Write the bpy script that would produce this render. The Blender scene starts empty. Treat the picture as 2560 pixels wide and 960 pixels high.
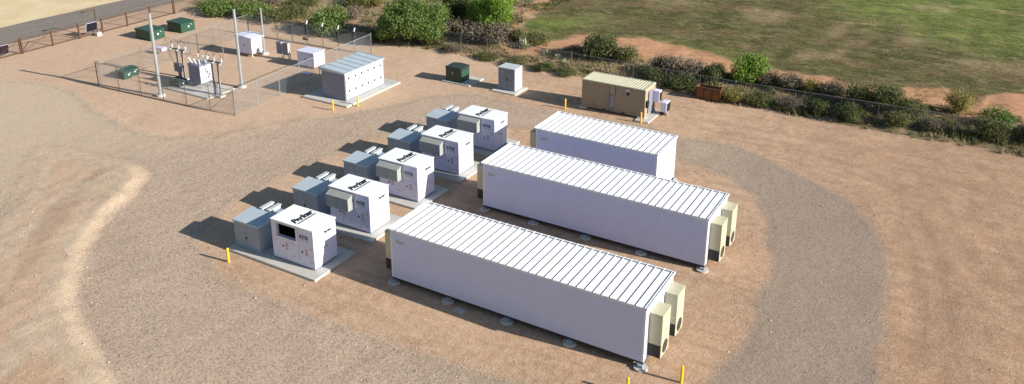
import bpy, bmesh, math, random
import numpy as np
from mathutils import Vector, Matrix
random.seed(7); RNG = np.random.default_rng(7)
C = bpy.context.scene.collection
sc = bpy.context.scene

# ------------------------------------------------------------------ camera (surveyed from the photograph)
FOC, CX, CY, CZ, YAW, PIT, ROL, DY = 2.138227, 11.536713, -24.755752, 27.476288, -0.52517303, 0.33669653, 0.00344878, -2.684073
def cam_axes():
    cy, sy, cp, sp, cr, sr = math.cos(YAW), math.sin(YAW), math.cos(PIT), math.sin(PIT), math.cos(ROL), math.sin(ROL)
    f = np.array([sy*cp, cy*cp, -sp]); rt = np.array([cy, -sy, 0.]); up = np.cross(rt, f)
    return cr*rt+sr*up, -sr*rt+cr*up, f
AX, AU, AF = cam_axes()
def G(u, v, z=0.0):
    """ground coordinates of a surveyed point"""
    q = AF + AX*(u-1280)/(FOC*1000) - AU*(v-480-DY*100)/(FOC*1000)
    t = (z-CZ)/q[2]
    return float(CX+t*q[0]), float(CY+t*q[1])
def PJ(x, y, z):
    q = np.array([x-CX, y-CY, z-CZ]); d = q@AF
    return 1280+FOC*1000*(q@AX)/d, 480+DY*100-FOC*1000*(q@AU)/d
def HT(x, y, v):
    lo, hi = 0., 15.
    for _ in range(40):
        m = (lo+hi)/2
        if PJ(x, y, m)[1] > v: lo = m
        else: hi = m
    return lo

cam = bpy.data.cameras.new('camera'); co = bpy.data.objects.new('camera', cam); C.objects.link(co)
cam.sensor_width = 36; cam.lens = FOC*1000/2560*36; cam.shift_y = DY*100/2560; cam.clip_end = 3000; cam.clip_start = .5
M = Matrix(((AX[0], AU[0], -AF[0], CX), (AX[1], AU[1], -AF[1], CY), (AX[2], AU[2], -AF[2], CZ), (0, 0, 0, 1)))
co.matrix_world = M; sc.camera = co

# ------------------------------------------------------------------ light
SUN_EL, SUN_AZ = math.radians(23), math.radians(6.5)     # azimuth counted from +x towards +y
w = bpy.data.worlds.new('World'); sc.world = w; w.use_nodes = True
nt = w.node_tree; bg = nt.nodes['Background']
sky = nt.nodes.new('ShaderNodeTexSky'); sky.sky_type = 'NISHITA'; sky.sun_disc = False
sky.sun_elevation = SUN_EL; sky.sun_rotation = math.pi/2-SUN_AZ; sky.dust_density = .4; sky.air_density = 1.3; sky.ozone_density = 1.8
nt.links.new(sky.outputs[0], bg.inputs[0]); bg.inputs[1].default_value = 0.06
sl = bpy.data.lights.new('sun', 'SUN'); sl.energy = 5.0; sl.angle = math.radians(.53); sl.color = (1, .93, .82)
so = bpy.data.objects.new('sun', sl); C.objects.link(so)
sd_ = Vector((math.cos(SUN_EL)*math.cos(SUN_AZ), math.cos(SUN_EL)*math.sin(SUN_AZ), math.sin(SUN_EL)))
so.rotation_euler = sd_.to_track_quat('Z', 'Y').to_euler(); so.location = (40, 10, 60)
vs = sc.view_settings; vs.view_transform = 'Standard'; vs.look = 'None'; vs.gamma = 1; vs.exposure = .78; vs.use_curve_mapping = False

# ------------------------------------------------------------------ material helpers
class NT:
    def __init__(s, name):
        s.m = bpy.data.materials.new(name); s.m.use_nodes = True; s.t = s.m.node_tree
        s.b = s.t.nodes['Principled BSDF']; s.out = s.t.nodes['Material Output']
    def n(s, typ, **kw):
        nd = s.t.nodes.new(typ)
        for k, v in kw.items(): setattr(nd, k, v)
        return nd
    def put(s, sock, v):
        if isinstance(v, bpy.types.NodeSocket): s.t.links.new(v, sock)
        elif v is not None: sock.default_value = v
    def noise(s, scale, detail=4, rough=.55, vec=None, dist=0):
        n = s.n('ShaderNodeTexNoise'); n.inputs['Scale'].default_value = scale; n.inputs['Detail'].default_value = detail
        n.inputs['Roughness'].default_value = rough; n.inputs['Distortion'].default_value = dist
        s.put(n.inputs['Vector'], vec if vec is not None else s.pos()); return n.outputs[0]
    def pos(s):
        if not hasattr(s, '_p'): s._p = s.n('ShaderNodeNewGeometry').outputs['Position']
        return s._p
    def mapping(s, scale=(1, 1, 1), rot=(0, 0, 0), vec=None):
        n = s.n('ShaderNodeMapping'); s.put(n.inputs[0], vec if vec is not None else s.pos())
        n.inputs['Scale'].default_value = scale; n.inputs['Rotation'].default_value = rot; return n.outputs[0]
    def math(s, op, a, b=None, c=None, clamp=False):
        n = s.n('ShaderNodeMath', operation=op, use_clamp=clamp); s.put(n.inputs[0], a); s.put(n.inputs[1], b); s.put(n.inputs[2], c); return n.outputs[0]
    def rng(s, v, a, b, c=0., d=1.):
        n = s.n('ShaderNodeMapRange'); s.put(n.inputs[0], v)
        for i, q in enumerate((a, b, c, d)): n.inputs[1+i].default_value = q
        n.interpolation_type = 'SMOOTHSTEP'; return n.outputs[0]
    def mix(s, f, a, b, mode='MIX'):
        n = s.n('ShaderNodeMix', data_type='RGBA', blend_type=mode); s.put(n.inputs[0], f); s.put(n.inputs[6], a); s.put(n.inputs[7], b); return n.outputs[2]
    def bump(s, h, strength=.3, dist=.02, prev=None):
        n = s.n('ShaderNodeBump'); n.inputs['Strength'].default_value = strength; n.inputs['Distance'].default_value = dist
        s.put(n.inputs['Height'], h)
        if prev is not None: s.put(n.inputs['Normal'], prev)
        return n.outputs[0]
def rgb(*c): return (c[0], c[1], c[2], 1)
def paint(name, col, rough=.5, metal=0, var=.08, scale=1.5, dirt=0., bump=0., spec=.4):
    t = NT(name)
    a = t.noise(scale, 5, .6); b = t.noise(scale*9, 3, .6)
    k = t.math('ADD', t.math('MULTIPLY', a, .65), t.math('MULTIPLY', b, .35))
    k = t.rng(k, .3, .7)
    lo = rgb(*[c*(1-var) for c in col]); hi = rgb(*[min(1, c*(1+var*.6)) for c in col])
    c = t.mix(k, lo, hi)
    if dirt:
        sx = t.noise(2.0, 4, .6, t.mapping((3.0, 3.0, .25)))
        d = t.math('MULTIPLY', t.rng(sx, .52, .75), dirt)
        c = t.mix(d, c, rgb(.36, .28, .2))
    t.put(t.b.inputs['Base Color'], c); t.b.inputs['Roughness'].default_value = rough; t.b.inputs['Metallic'].default_value = metal
    t.b.inputs['Specular IOR Level'].default_value = spec
    if bump: t.put(t.b.inputs['Normal'], t.bump(b, bump, .01))
    return t.m
m_white = paint('white_painted_steel', (.66, .67, .86), .45, dirt=.04)
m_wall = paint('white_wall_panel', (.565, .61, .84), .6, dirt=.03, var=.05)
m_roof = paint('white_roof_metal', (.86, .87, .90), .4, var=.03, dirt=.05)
m_trim = paint('white_trim', (.74, .75, .79), .5)
m_tan = paint('tan_painted_metal', (.50, .47, .32), .5, dirt=.1)
m_tanc = paint('tan_container_paint', (.36, .29, .21), .6, dirt=.12)
m_tanroof = paint('cream_container_roof', (.55, .53, .40), .6, dirt=.2)
m_trf = paint('grey_green_transformer_paint', (.27, .32, .40), .45, dirt=.05)
m_trflid = paint('grey_lid_paint', (.42, .49, .55), .4)
m_hood = paint('grey_beige_hood', (.31, .33, .32), .5, dirt=.08)
m_grey = paint('light_grey_cabinet_paint', (.50, .54, .58), .45, dirt=.04)
m_greyd = paint('blue_grey_cabinet_paint', (.20, .215, .29), .45, dirt=.05)
m_green = paint('dark_green_paint', (.022, .07, .045), .45, dirt=.06)
m_darkgreen = paint('blackish_green_paint', (.022, .04, .03), .4, dirt=.04)
m_black = paint('black_opening', (.003, .003, .004), .9, spec=0)
m_ink = paint('black_lettering', (.01, .01, .012), .5)
m_red = paint('red_sticker', (.56, .33, .36), .5)
m_seam = paint('roof_seam_shade_sealant', (.14, .17, .23), .7)  # dark tone for painted rib shadows, and for the back-edge sealant
m_label = paint('grey_label', (.45, .45, .47), .5)
m_yellow = paint('yellow_bollard_paint', (.85, .50, .02), .45)
m_galv = paint('galvanised_steel', (.42, .45, .49), .4, metal=.5)
m_galvd = paint('weathered_fence_steel', (.25, .25, .26), .55, metal=.3)
m_conc = paint('concrete', (.50, .49, .46), .85, var=.14, scale=.9, bump=.25, dirt=.12)
m_rust = paint('brown_rusted_pipe', (.10, .05, .035), .8, var=.3)
m_rustbox = paint('rusty_brown_steel', (.20, .085, .035), .85, var=.35)
m_wire = paint('dark_cable', (.025, .025, .028), .6)
m_porc = paint('grey_insulator', (.55, .57, .62), .3)
m_panel = paint('solar_panel_glass', (.008, .01, .02), .25)
m_bark = paint('bark', (.12, .085, .06), .9, var=.3)
m_purple = paint('purple_sign_band', (.16, .12, .5), .5)
m_brownsign = paint('brown_sign', (.16, .11, .07), .7)
m_yellowpost = paint('pale_yellow_pipe', (.62, .56, .36), .6)
m_shade = paint('dark_grille', (.03, .028, .03), .6)

def leafmat(name, c1, c2, transl=.3):
    t = NT(name)
    k = t.rng(t.noise(1.3, 4, .7), .3, .7); k2 = t.rng(t.noise(9, 2, .6), .3, .7)
    c = t.mix(t.math('MULTIPLY', t.math('ADD', k, k2), .5), rgb(*c1), rgb(*c2))
    t.put(t.b.inputs['Base Color'], c); t.b.inputs['Roughness'].default_value = .65; t.b.inputs['Specular IOR Level'].default_value = .2
    tr = t.n('ShaderNodeBsdfTranslucent'); t.put(tr.inputs[0], c)
    mx = t.n('ShaderNodeMixShader'); mx.inputs[0].default_value = transl
    t.t.links.new(t.b.outputs[0], mx.inputs[1]); t.t.links.new(tr.outputs[0], mx.inputs[2]); t.t.links.new(mx.outputs[0], t.out.inputs[0])
    return t.m
lm = {
 'green': leafmat('mesquite_leaves', (.085, .15, .035), (.20, .27, .075)),
 'bright': leafmat('bright_leaves', (.12, .22, .03), (.24, .36, .065)),
 'dark': leafmat('dark_leaves', (.06, .085, .03), (.135, .155, .06)),
 'grey': leafmat('grey_twigs', (.13, .11, .075), (.24, .20, .15), .1),
 'olive': leafmat('olive_leaves', (.10, .115, .045), (.20, .20, .08)),
 'yellow': leafmat('yellowish_leaves', (.20, .18, .055), (.34, .29, .10)),
 'pale': leafmat('pale_pads', (.30, .33, .20), (.50, .50, .36), .1),
}
m_straw = leafmat('dry_grass_blades', (.24, .19, .10), (.42, .36, .20), .2)
m_grass = leafmat('field_grass_blades', (.10, .13, .03), (.26, .24, .08), .25)

# ------------------------------------------------------------------ mesh helpers
class MB:
    def __init__(s): s.v = []; s.f = []
    def add(s, vs, fs):
        o = len(s.v); s.v += [tuple(p) for p in vs]; s.f += [tuple(o+i for i in f) for f in fs]; return s
    def box(s, x0, y0, z0, x1, y1, z1):
        return s.add([(x0, y0, z0), (x1, y0, z0), (x1, y1, z0), (x0, y1, z0), (x0, y0, z1), (x1, y0, z1), (x1, y1, z1), (x0, y1, z1)],
                     [(0, 3, 2, 1), (4, 5, 6, 7), (0, 1, 5, 4), (1, 2, 6, 5), (2, 3, 7, 6), (3, 0, 4, 7)])
    def prism(s, prof, a0, a1, axis='y'):
        """prof: counter-clockwise 2-D profile; axis y: (x,z) profile; x: (y,z) profile; z: (x,y) profile"""
        n = len(prof)
        P = {'y': lambda p, a: (p[0], a, p[1]), 'x': lambda p, a: (a, p[0], p[1]), 'z': lambda p, a: (p[0], p[1], a)}[axis]
        vs = [P(p, a0) for p in prof]+[P(p, a1) for p in prof]
        fs = [tuple(range(n)), tuple(range(2*n-1, n-1, -1))]+[(i, i+n, (i+1) % n+n, (i+1) % n) for i in range(n)]
        return s.add(vs, fs)
    def tube(s, p0, p1, r, n=8, r1=None):
        p0, p1 = Vector(p0), Vector(p1); d = (p1-p0).normalized(); r1 = r if r1 is None else r1
        a = d.orthogonal().normalized(); b = d.cross(a)
        vs = []
        for p, rr in ((p0, r), (p1, r1)):
            for i in range(n):
                t = 2*math.pi*i/n; vs.append(p+a*math.cos(t)*rr+b*math.sin(t)*rr)
        fs = [(i, (i+1) % n, (i+1) % n+n, i+n) for i in range(n)]+[tuple(range(n-1, -1, -1)), tuple(range(n, 2*n))]
        return s.add(vs, fs)
    def path(s, pts, r, n=6):
        for a, b in zip(pts[:-1], pts[1:]): s.tube(a, b, r, n)
        return s
    def build(s, name, mat, parent=None, bevel=0, smooth=False):
        me = bpy.data.meshes.new(name); me.from_pydata(s.v, [], s.f); me.materials.append(mat)
        bm = bmesh.new(); bm.from_mesh(me); bmesh.ops.recalc_face_normals(bm, faces=bm.faces)
        if bevel:
            try: bmesh.ops.bevel(bm, geom=[e for e in bm.edges if len(e.link_faces) == 2 and e.calc_face_angle(0) > .6], offset=bevel, segments=2, affect='EDGES', clamp_overlap=True)
            except Exception: pass
        bm.to_mesh(me); bm.free()
        if smooth:
            for p in me.polygons: p.use_smooth = True
        o = bpy.data.objects.new(name, me); C.objects.link(o)
        if parent: o.parent = parent
        return o
def tag(o, label, cat, group=None, kind=None):
    if label: o['label'] = label
    if cat: o['category'] = cat
    if group: o['group'] = group
    if kind: o['kind'] = kind
    return o
def thing(name, label, cat, loc=(0, 0, 0), rz=0, group=None):
    o = bpy.data.objects.new(name, None); C.objects.link(o); o.location = loc; o.rotation_euler = (0, 0, rz); o.empty_display_size = .3
    return tag(o, label, cat, group)
def copy_tree(o, loc=None, rz=None, label=None, skip=()):
    c = o.copy(); C.objects.link(c)
    if loc is not None: c.location = loc
    if rz is not None: c.rotation_euler = (0, 0, rz)
    if label: c['label'] = label
    for ch in o.children:
        if ch.name.split('.')[0] in skip: continue
        d = ch.copy(); C.objects.link(d); d.parent = c
        for g in ch.children:
            e = g.copy(); C.objects.link(e); e.parent = d
    return c
def text_obj(name, body, size, mat, parent, loc, rot, width=None, shear=0., bold=0.):
    cu = bpy.data.curves.new(name, 'FONT'); cu.body = body; cu.size = size; cu.align_x = 'CENTER'; cu.align_y = 'CENTER'
    cu.shear = shear; cu.offset = bold; cu.extrude = .004; cu.resolution_u = 3
    t = bpy.data.objects.new(name, cu); C.objects.link(t)
    dg = bpy.context.evaluated_depsgraph_get(); me = bpy.data.meshes.new_from_object(t.evaluated_get(dg))
    bpy.data.objects.remove(t); me.materials.clear(); me.materials.append(mat)
    if width:
        xs = [v.co.x for v in me.vertices]; k = width/(max(xs)-min(xs))
        for v in me.vertices: v.co.x *= k
    o = bpy.data.objects.new(name, me); C.objects.link(o); o.parent = parent; o.location = loc; o.rotation_euler = rot
    return o

# ------------------------------------------------------------------ ground masks
def poly(px): return np.array([G(u, v) for u, v in px])
def sdist(P, px, closed=True):
    """signed distance (positive inside) of points P (n,2) to a polygon, or plain distance to a polyline"""
    V = px; n = len(V); d = np.full(len(P), 1e9); ins = np.zeros(len(P), bool)
    for i in range(n if closed else n-1):
        a, b = V[i], V[(i+1) % n]; ab = b-a; ap = P-a
        t = np.clip((ap@ab)/(ab@ab+1e-12), 0, 1); d = np.minimum(d, np.hypot(*(ap-t[:, None]*ab).T))
        if closed:
            c = (a[1] > P[:, 1]) != (b[1] > P[:, 1])
            with np.errstate(divide='ignore', invalid='ignore'): xx = (b[0]-a[0])*(P[:, 1]-a[1])/(b[1]-a[1])+a[0]
            ins ^= c & (P[:, 0] < xx)
    return np.where(ins, d, -d) if closed else d
def soft(s, w): return np.clip(.5+s/(2*w), 0, 1)
def axis(lo, hi, flo, fhi, st, far):
    a = list(np.arange(flo, fhi+1e-6, st)); s = st
    while a[-1] < hi: s = min(s*1.12, far); a.append(a[-1]+s)
    s = st; b = [flo]
    while b[-1] > lo: s = min(s*1.12, far); b.append(b[-1]-s)
    return np.array(b[:0:-1]+a)
gx = axis(-420, 420, -56, 22, .3, 25); gy = axis(-200, 700, -8, 52, .3, 25)
XX, YY = np.meshgrid(gx, gy); P = np.stack([XX.ravel(), YY.ravel()], 1)
track_outer = poly([(-200, 185), (0, 200), (100, 205), (190, 232), (240, 275), (330, 322), (430, 350), (540, 345), (640, 325), (760, 300), (870, 286), (960, 266), (1080, 238), (1200, 236),
    (1300, 262), (1450, 290), (1620, 318), (1720, 345), (1850, 368), (1930, 400), (2040, 455), (2130, 510), (2190, 570), (2215, 640), (2222, 720), (2205, 800), (2190, 880), (2200, 975),
    (2150, 1100), (1900, 1280), (1300, 1330), (400, 1200), (290, 965), (250, 900), (200, 810), (180, 750), (190, 680), (220, 610), (270, 540), (330, 490), (366, 437), (345, 418), (300, 400), (220, 386),
    (150, 372), (90, 374), (70, 440), (20, 520), (-60, 600), (-400, 700), (-500, 185)])
island = poly([(1400, 330), (1270, 318), (1180, 300), (1060, 308), (960, 335), (860, 375), (740, 428), (620, 485), (550, 540), (500, 600), (540, 680), (640, 735), (760, 780), (880, 820), (1000, 870), (1160, 915),
    (1350, 960), (1500, 1010), (1640, 1025), (1750, 975), (1850, 870), (1900, 740), (1925, 640), (1918, 560), (1885, 490), (1830, 445), (1740, 415), (1690, 400), (1550, 365)])
field = poly([(1292, 120), (1298, 60), (1400, -15), (1500, -60), (2900, -90), (2900, 400), (2560, 292), (2300, 255), (2050, 200), (1880, 172), (1760, 135), (1620, 105), (1450, 96)])
sandy = poly([(366, 437), (345, 418), (300, 400), (220, 386), (150, 372), (90, 374), (70, 440), (20, 520), (-60, 600), (-400, 700), (-400, 1400), (300, 1400), (290, 965), (250, 900), (200, 810), (180, 750), (190, 680), (220, 610), (270, 540), (330, 490)])
ridge = poly([(366, 437), (330, 490), (270, 540), (220, 610), (190, 680), (182, 750), (200, 810), (250, 900), (300, 975), (350, 1080)])
ridge2 = poly([(190, 232), (240, 275), (330, 322), (430, 350), (540, 345), (640, 325), (760, 300)])
streaks = [poly(p) for p in ([(1800, 330), (2000, 365), (2200, 410), (2400, 465), (2600, 530)], [(2120, 430), (2230, 470), (2330, 500)], [(60, 640), (110, 560), (160, 500), (250, 430)], [(0, 760), (90, 640), (200, 480)], [(2240, 560), (2280, 640), (2300, 760), (2290, 900)], [(2290, 540), (2340, 640), (2365, 780), (2360, 960)], [(1950, 360), (2150, 420), (2330, 500), (2480, 600), (2560, 700)], [(1700, 290), (1900, 325), (2150, 372)])]
dry_patches = [poly(p) for p in ([(1380, 100), (1420, 98), (1470, 118), (1400, 118)], [(1535, 95), (1600, 98), (1720, 118), (1700, 150), (1600, 152), (1560, 130)], [(1740, 140), (1840, 160), (1990, 185), (2090, 200), (2060, 212), (1860, 190), (1760, 172)], [(2240, 225), (2360, 225), (2380, 285), (2290, 265)], [(2440, 238), (2600, 250), (2600, 320), (2450, 285)])]

def smooth_noise(P, scale, seed):
    r = np.random.default_rng(seed); N = 256; T = r.random((N, N)); q = P/scale; i = np.floor(q).astype(int); f = q-i; f = f*f*(3-2*f)
    a = T[i[:, 0] % N, i[:, 1] % N]; b = T[(i[:, 0]+1) % N, i[:, 1] % N]; c = T[i[:, 0] % N, (i[:, 1]+1) % N]; d = T[(i[:, 0]+1) % N, (i[:, 1]+1) % N]
    return (a*(1-f[:, 0])+b*f[:, 0])*(1-f[:, 1])+(c*(1-f[:, 0])+d*f[:, 0])*f[:, 1]-.5
wob = smooth_noise(P, 2.3, 1)*1.2+smooth_noise(P, .8, 2)*.6
s_tr = np.minimum(sdist(P, track_outer), -sdist(P, island))
s_tr_n = s_tr+wob*.5
s_fl = sdist(P, field); s_sand = sdist(P, sandy)
M_gravel = soft(s_tr_n, .9)
pale = np.maximum(soft(-P[:, 0]-88.8+wob, 1.0), np.clip(1.25-np.abs(s_sand-.6+wob*.7)/1.5, 0, 1)*(s_sand > -1.2))
for q in (poly([(-80, 700), (60, 590), (140, 520), (250, 450), (330, 430)]), poly([(-60, 960), (60, 860), (150, 780), (200, 740)])): pale = np.maximum(pale, np.clip(1.1-np.abs(sdist(P, q, False)+wob)/1.3, 0, 1))
pale = np.maximum(pale, np.clip(1-np.hypot((P[:, 0]+75)/5, (P[:, 1]-20)/6), 0, 1)*.8)
M_field = soft(s_fl+wob*2.2, 1.6)
scrub_e = 48.7+smooth_noise(P, 4, 5)*1.4
M_scrub = np.clip(soft(P[:, 1]-scrub_e, .35), 0, 1)*(P[:, 0] > -83)
M_red = np.zeros(len(P))
for q in dry_patches: M_red = np.maximum(M_red, soft(sdist(P, q)+wob*1.6, 1.0))
band = soft(2.6-np.abs(s_fl+1.4)+wob*2, 1.5)*(P[:, 0] > -42)
M_red = np.maximum(M_red, band*.62)
M_str = np.zeros(len(P))
for q in streaks: M_str = np.maximum(M_str, soft(.35-sdist(P, q, False)+wob*.45, .5))
M_dry = np.zeros(len(P)); M_lush = np.zeros(len(P))
wob2 = smooth_noise(P, 5, 31)*4+smooth_noise(P, 1.7, 32)*2.5
for q in ([(1830, 30), (1920, 25), (2010, 45), (1960, 65), (1870, 55)], [(2065, 78), (2100, 66), (2118, 82), (2085, 97)], [(2120, 84), (2250, 100), (2310, 112), (2230, 110)], [(1600, 0), (1760, 4), (1810, 18), (1680, 14)], [(2290, 18), (2370, 20), (2365, 36), (2300, 34)], [(1990, 125), (2100, 130), (2110, 150), (2010, 148)], [(2380, 150), (2560, 165), (2600, 190), (2420, 170)]):
    M_dry = np.maximum(M_dry, soft(sdist(P, poly(q))+wob2*.45, 1.5))
for q in ([(1300, 42), (1440, 52), (1470, 74), (1320, 76)], [(2000, -40), (2900, -60), (2900, 150), (2480, 135), (2300, 92), (2120, 52)], [(1420, 96), (1520, 92), (1700, 122), (1900, 168), (1880, 172), (1700, 136), (1560, 100)]):
    M_lush = np.maximum(M_lush, soft(sdist(P, poly(q))+wob2*.9, 3.0))
def clear(P):   # 1 where the ground must stay level (things stand there)
    k = np.zeros(len(P))
    for x0, y0, x1, y1 in ((-28.5, 6, 1.5, 32), (-44, 28, -36, 40), (-64, 21, -44, 45), (-36, 38, -11, 45), (-80, 20, -76, 47)):
        d = np.maximum(np.maximum(x0-P[:, 0], P[:, 0]-x1), np.maximum(y0-P[:, 1], P[:, 1]-y1)); k = np.maximum(k, np.clip(1-d/2, 0, 1))
    return k
H = -.0*P[:, 0]
lvl = 1-clear(P)
H += lvl*(1-M_gravel)*(1-.75*soft(s_sand, 1.5))*(smooth_noise(P, 1.1, 11)*.05+smooth_noise(P, 3.7, 12)*.10)
H += lvl*M_gravel*smooth_noise(P, 2.2, 13)*.02
H += .30*np.clip(.5+(s_sand-.15+wob*.3)/1.0, 0, 1)*(P[:, 1] < 23)*np.exp(-(sdist(P, ridge, False)/6)**2)*(1+.15*smooth_noise(P, 1.3, 14))
H += .06*np.exp(-(sdist(P, ridge2, False)/.5)**2)*(1+smooth_noise(P, .9, 15))
H += -.03*M_str
H += soft(s_sand, 1.5)*(smooth_noise(P, 2.0, 16)*.012+smooth_noise(P, .7, 17)*.045)
H += M_scrub*(.12+smooth_noise(P, 1.6, 18)*.2)
H += M_field*smooth_noise(P, 9, 19)*.5*np.clip(s_fl/8, 0, 1)

def sheet(name, keep, dz, mat):
    ny, nx = XX.shape; idx = np.arange(nx*ny).reshape(ny, nx)
    q = np.stack([idx[:-1, :-1], idx[:-1, 1:], idx[1:, 1:], idx[1:, :-1]], -1).reshape(-1, 4)
    if keep is not None: q = q[keep[q].any(axis=1)]
    used, inv = np.unique(q, return_inverse=True); q = inv.reshape(-1, 4)
    V = np.column_stack([P[used], H[used]+dz])
    me = bpy.data.meshes.new(name); me.vertices.add(len(V)); me.vertices.foreach_set('co', V.ravel())
    me.loops.add(q.size); me.loops.foreach_set('vertex_index', q.ravel().astype(np.int32))
    me.polygons.add(len(q)); me.polygons.foreach_set('loop_start', np.arange(0, q.size, 4, dtype=np.int32)); me.polygons.foreach_set('loop_total', np.full(len(q), 4, dtype=np.int32))
    me.update(calc_edges=True); me.validate()
    for an, ch in (('zone_a', (M_gravel, pale, M_field)), ('zone_b', (M_red, M_scrub, M_str)), ('zone_c', (M_dry, M_lush, M_dry*0))):
        at = me.color_attributes.new(an, 'FLOAT_COLOR', 'POINT')
        at.data.foreach_set('color', np.column_stack([c[used] for c in ch]+[np.ones(len(used))]).ravel().astype(np.float32))
    for p in me.polygons: p.use_smooth = True
    me.materials.append(mat); o = bpy.data.objects.new(name, me); C.objects.link(o); o['kind'] = 'structure'; return o

def ground_material():
    t = NT('desert_ground')
    def att(n):
        a = t.n('ShaderNodeAttribute', attribute_name=n); s = t.n('ShaderNodeSeparateColor'); t.t.links.new(a.outputs['Color'], s.inputs[0]); return s.outputs
    A = att('zone_a'); B = att('zone_b'); D = att('zone_c')
    n1 = t.noise(1.6, 6, .65); n2 = t.noise(.22, 5, .6); n3 = t.noise(7, 5, .7); n4 = t.noise(24, 3, .7); n5 = t.noise(60, 2, .6)
    def edge(m, amp=.5, w=.14):
        k = t.math('ADD', m, t.math('MULTIPLY', t.math('SUBTRACT', n3, .5), amp)); return t.rng(k, .5-w, .5+w)
    # bare dirt
    dirt = t.mix(t.rng(n2, .35, .65), rgb(.39, .25, .16), rgb(.50, .335, .22))
    dirt = t.mix(t.rng(n1, .35, .7), dirt, rgb(.55, .385, .27))
    dirt = t.mix(t.math('MULTIPLY', t.rng(n3, .55, .75), .5), dirt, rgb(.29, .185, .12))
    dirt = t.mix(t.math('MULTIPLY', t.rng(n4, .58, .75), .45), dirt, rgb(.58, .47, .37))
    vo = t.n('ShaderNodeTexVoronoi'); vo.inputs['Scale'].default_value = 11; t.put(vo.inputs['Vector'], t.pos())
    vs_ = t.n('ShaderNodeSeparateColor'); t.t.links.new(vo.outputs['Color'], vs_.inputs[0])
    vp = t.n('ShaderNodeTexVoronoi'); vp.inputs['Scale'].default_value = 11; t.put(vp.inputs['Vector'], t.pos())
    vq = t.n('ShaderNodeSeparateColor'); t.t.links.new(vp.outputs['Color'], vq.inputs[0])
    # the ground turns redder towards the east of the plot
    px = t.n('ShaderNodeSeparateXYZ'); t.put(px.inputs[0], t.pos())
    east = t.rng(px.outputs[0], -10, 14); nwob = t.rng(t.noise(.45, 5, .7), .35, .65)
    dirt = t.mix(t.math('MULTIPLY', t.math('MULTIPLY', east, t.math('ADD', t.math('MULTIPLY', nwob, .6), .4)), .8), dirt, rgb(.33, .20, .125))
    tr1 = t.rng(t.noise(.55, 5, .65, t.mapping((.28, 2.2, 1), (0, 0, math.radians(-20)))), .5, .68)
    dirt = t.mix(t.math('MULTIPLY', tr1, .4), dirt, rgb(.27, .175, .12))
    west = t.rng(px.outputs[0], -24, -36)
    dirt = t.mix(t.math('MULTIPLY', west, .6), dirt, rgb(.58, .42, .305))
    # pale sand
    sand = t.mix(t.rng(n1, .3, .7), rgb(.50, .38, .275), rgb(.58, .455, .335))
    sand = t.mix(t.math('MULTIPLY', t.rng(n3, .5, .75), .5), sand, rgb(.42, .30, .20))
    tr2 = t.rng(t.noise(.8, 5, .65, t.mapping((.22, 2.4, 1), (0, 0, math.radians(-62)))), .48, .66)
    sand = t.mix(t.math('MULTIPLY', tr2, .25), sand, rgb(.37, .25, .17))
    far = t.rng(px.outputs[0], -84, -90)
    sand = t.mix(far, sand, t.mix(t.rng(n2, .35, .65), rgb(.62, .49, .30), rgb(.70, .57, .38)))
    col = t.mix(edge(A[1], .5, .3), dirt, sand)
    pb = t.math('MULTIPLY', t.math('SUBTRACT', 1.0, t.rng(px.outputs[0], -70, -88)), 1.0)
    col = t.mix(t.math('MULTIPLY', t.math('MULTIPLY', t.rng(vq.outputs[0], .6, .95), .22), pb), col, rgb(.62, .51, .41))
    col = t.mix(t.math('MULTIPLY', t.math('MULTIPLY', t.rng(vq.outputs[1], .6, .95), .20), pb), col, rgb(.21, .14, .095))
    # gravel: coarse grey stones
    gr = t.mix(t.rng(n2, .3, .7), rgb(.385, .29, .215), rgb(.455, .345, .26))
    gr = t.mix(t.math('MULTIPLY', vs_.outputs[0], .6), gr, rgb(.58, .46, .36))
    gr = t.mix(t.math('MULTIPLY', t.rng(vs_.outputs[1], .55, .95), .55), gr, rgb(.19, .15, .115))
    gr = t.mix(t.math('MULTIPLY', t.rng(n1, .5, .75), .35), gr, rgb(.44, .33, .25))
    wheel = t.rng(t.noise(.9, 3, .5, t.mapping((1, .25, 1), (0, 0, .5))), .45, .7)
    gr = t.mix(t.math('MULTIPLY', wheel, .25), gr, rgb(.30, .22, .165))
    ew = t.rng(px.outputs[0], -60, -35)
    gr = t.mix(ew, t.mix(.6, gr, rgb(.58, .465, .345)), gr)
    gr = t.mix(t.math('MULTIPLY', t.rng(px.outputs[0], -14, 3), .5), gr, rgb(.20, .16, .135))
    fr = t.math('SUBTRACT', 1.0, t.math('MULTIPLY', t.math('ABSOLUTE', t.math('SUBTRACT', A[0], .72)), 4.0), None, True)
    gr = t.mix(t.math('MULTIPLY', t.math('MULTIPLY', fr, t.rng(n1, .4, .65)), .4), gr, rgb(.23, .18, .15))
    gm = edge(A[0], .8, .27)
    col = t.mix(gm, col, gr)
    col = t.mix(t.math('MULTIPLY', edge(B[2], 1.0, .3), .28), col, rgb(.27, .175, .12))
    # scrub strip
    scr = t.mix(t.rng(n1, .35, .65), rgb(.22, .16, .10), rgb(.34, .25, .16))
    scr = t.mix(t.math('MULTIPLY', t.rng(n3, .45, .65), .7), scr, rgb(.115, .105, .055))
    scr = t.mix(t.rng(t.noise(.35, 5, .65), .5, .62), scr, rgb(.44, .30, .20))
    scr = t.mix(t.math('MULTIPLY', t.rng(px.outputs[0], -16, -8), .45), scr, rgb(.10, .09, .05))
    col = t.mix(edge(B[1], .8, .25), col, scr)
    # grass field
    mp = t.mapping((.75, 1.35, 1), (0, 0, math.radians(-28)))
    s1 = t.noise(.35, 7, .72, mp); s2 = t.noise(.045, 4, .55); s3 = t.noise(3.5, 6, .85, mp); s4 = t.noise(.12, 5, .65, mp)
    g = t.mix(t.rng(s1, .38, .62), rgb(.062, .066, .024), rgb(.185, .155, .075))
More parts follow.
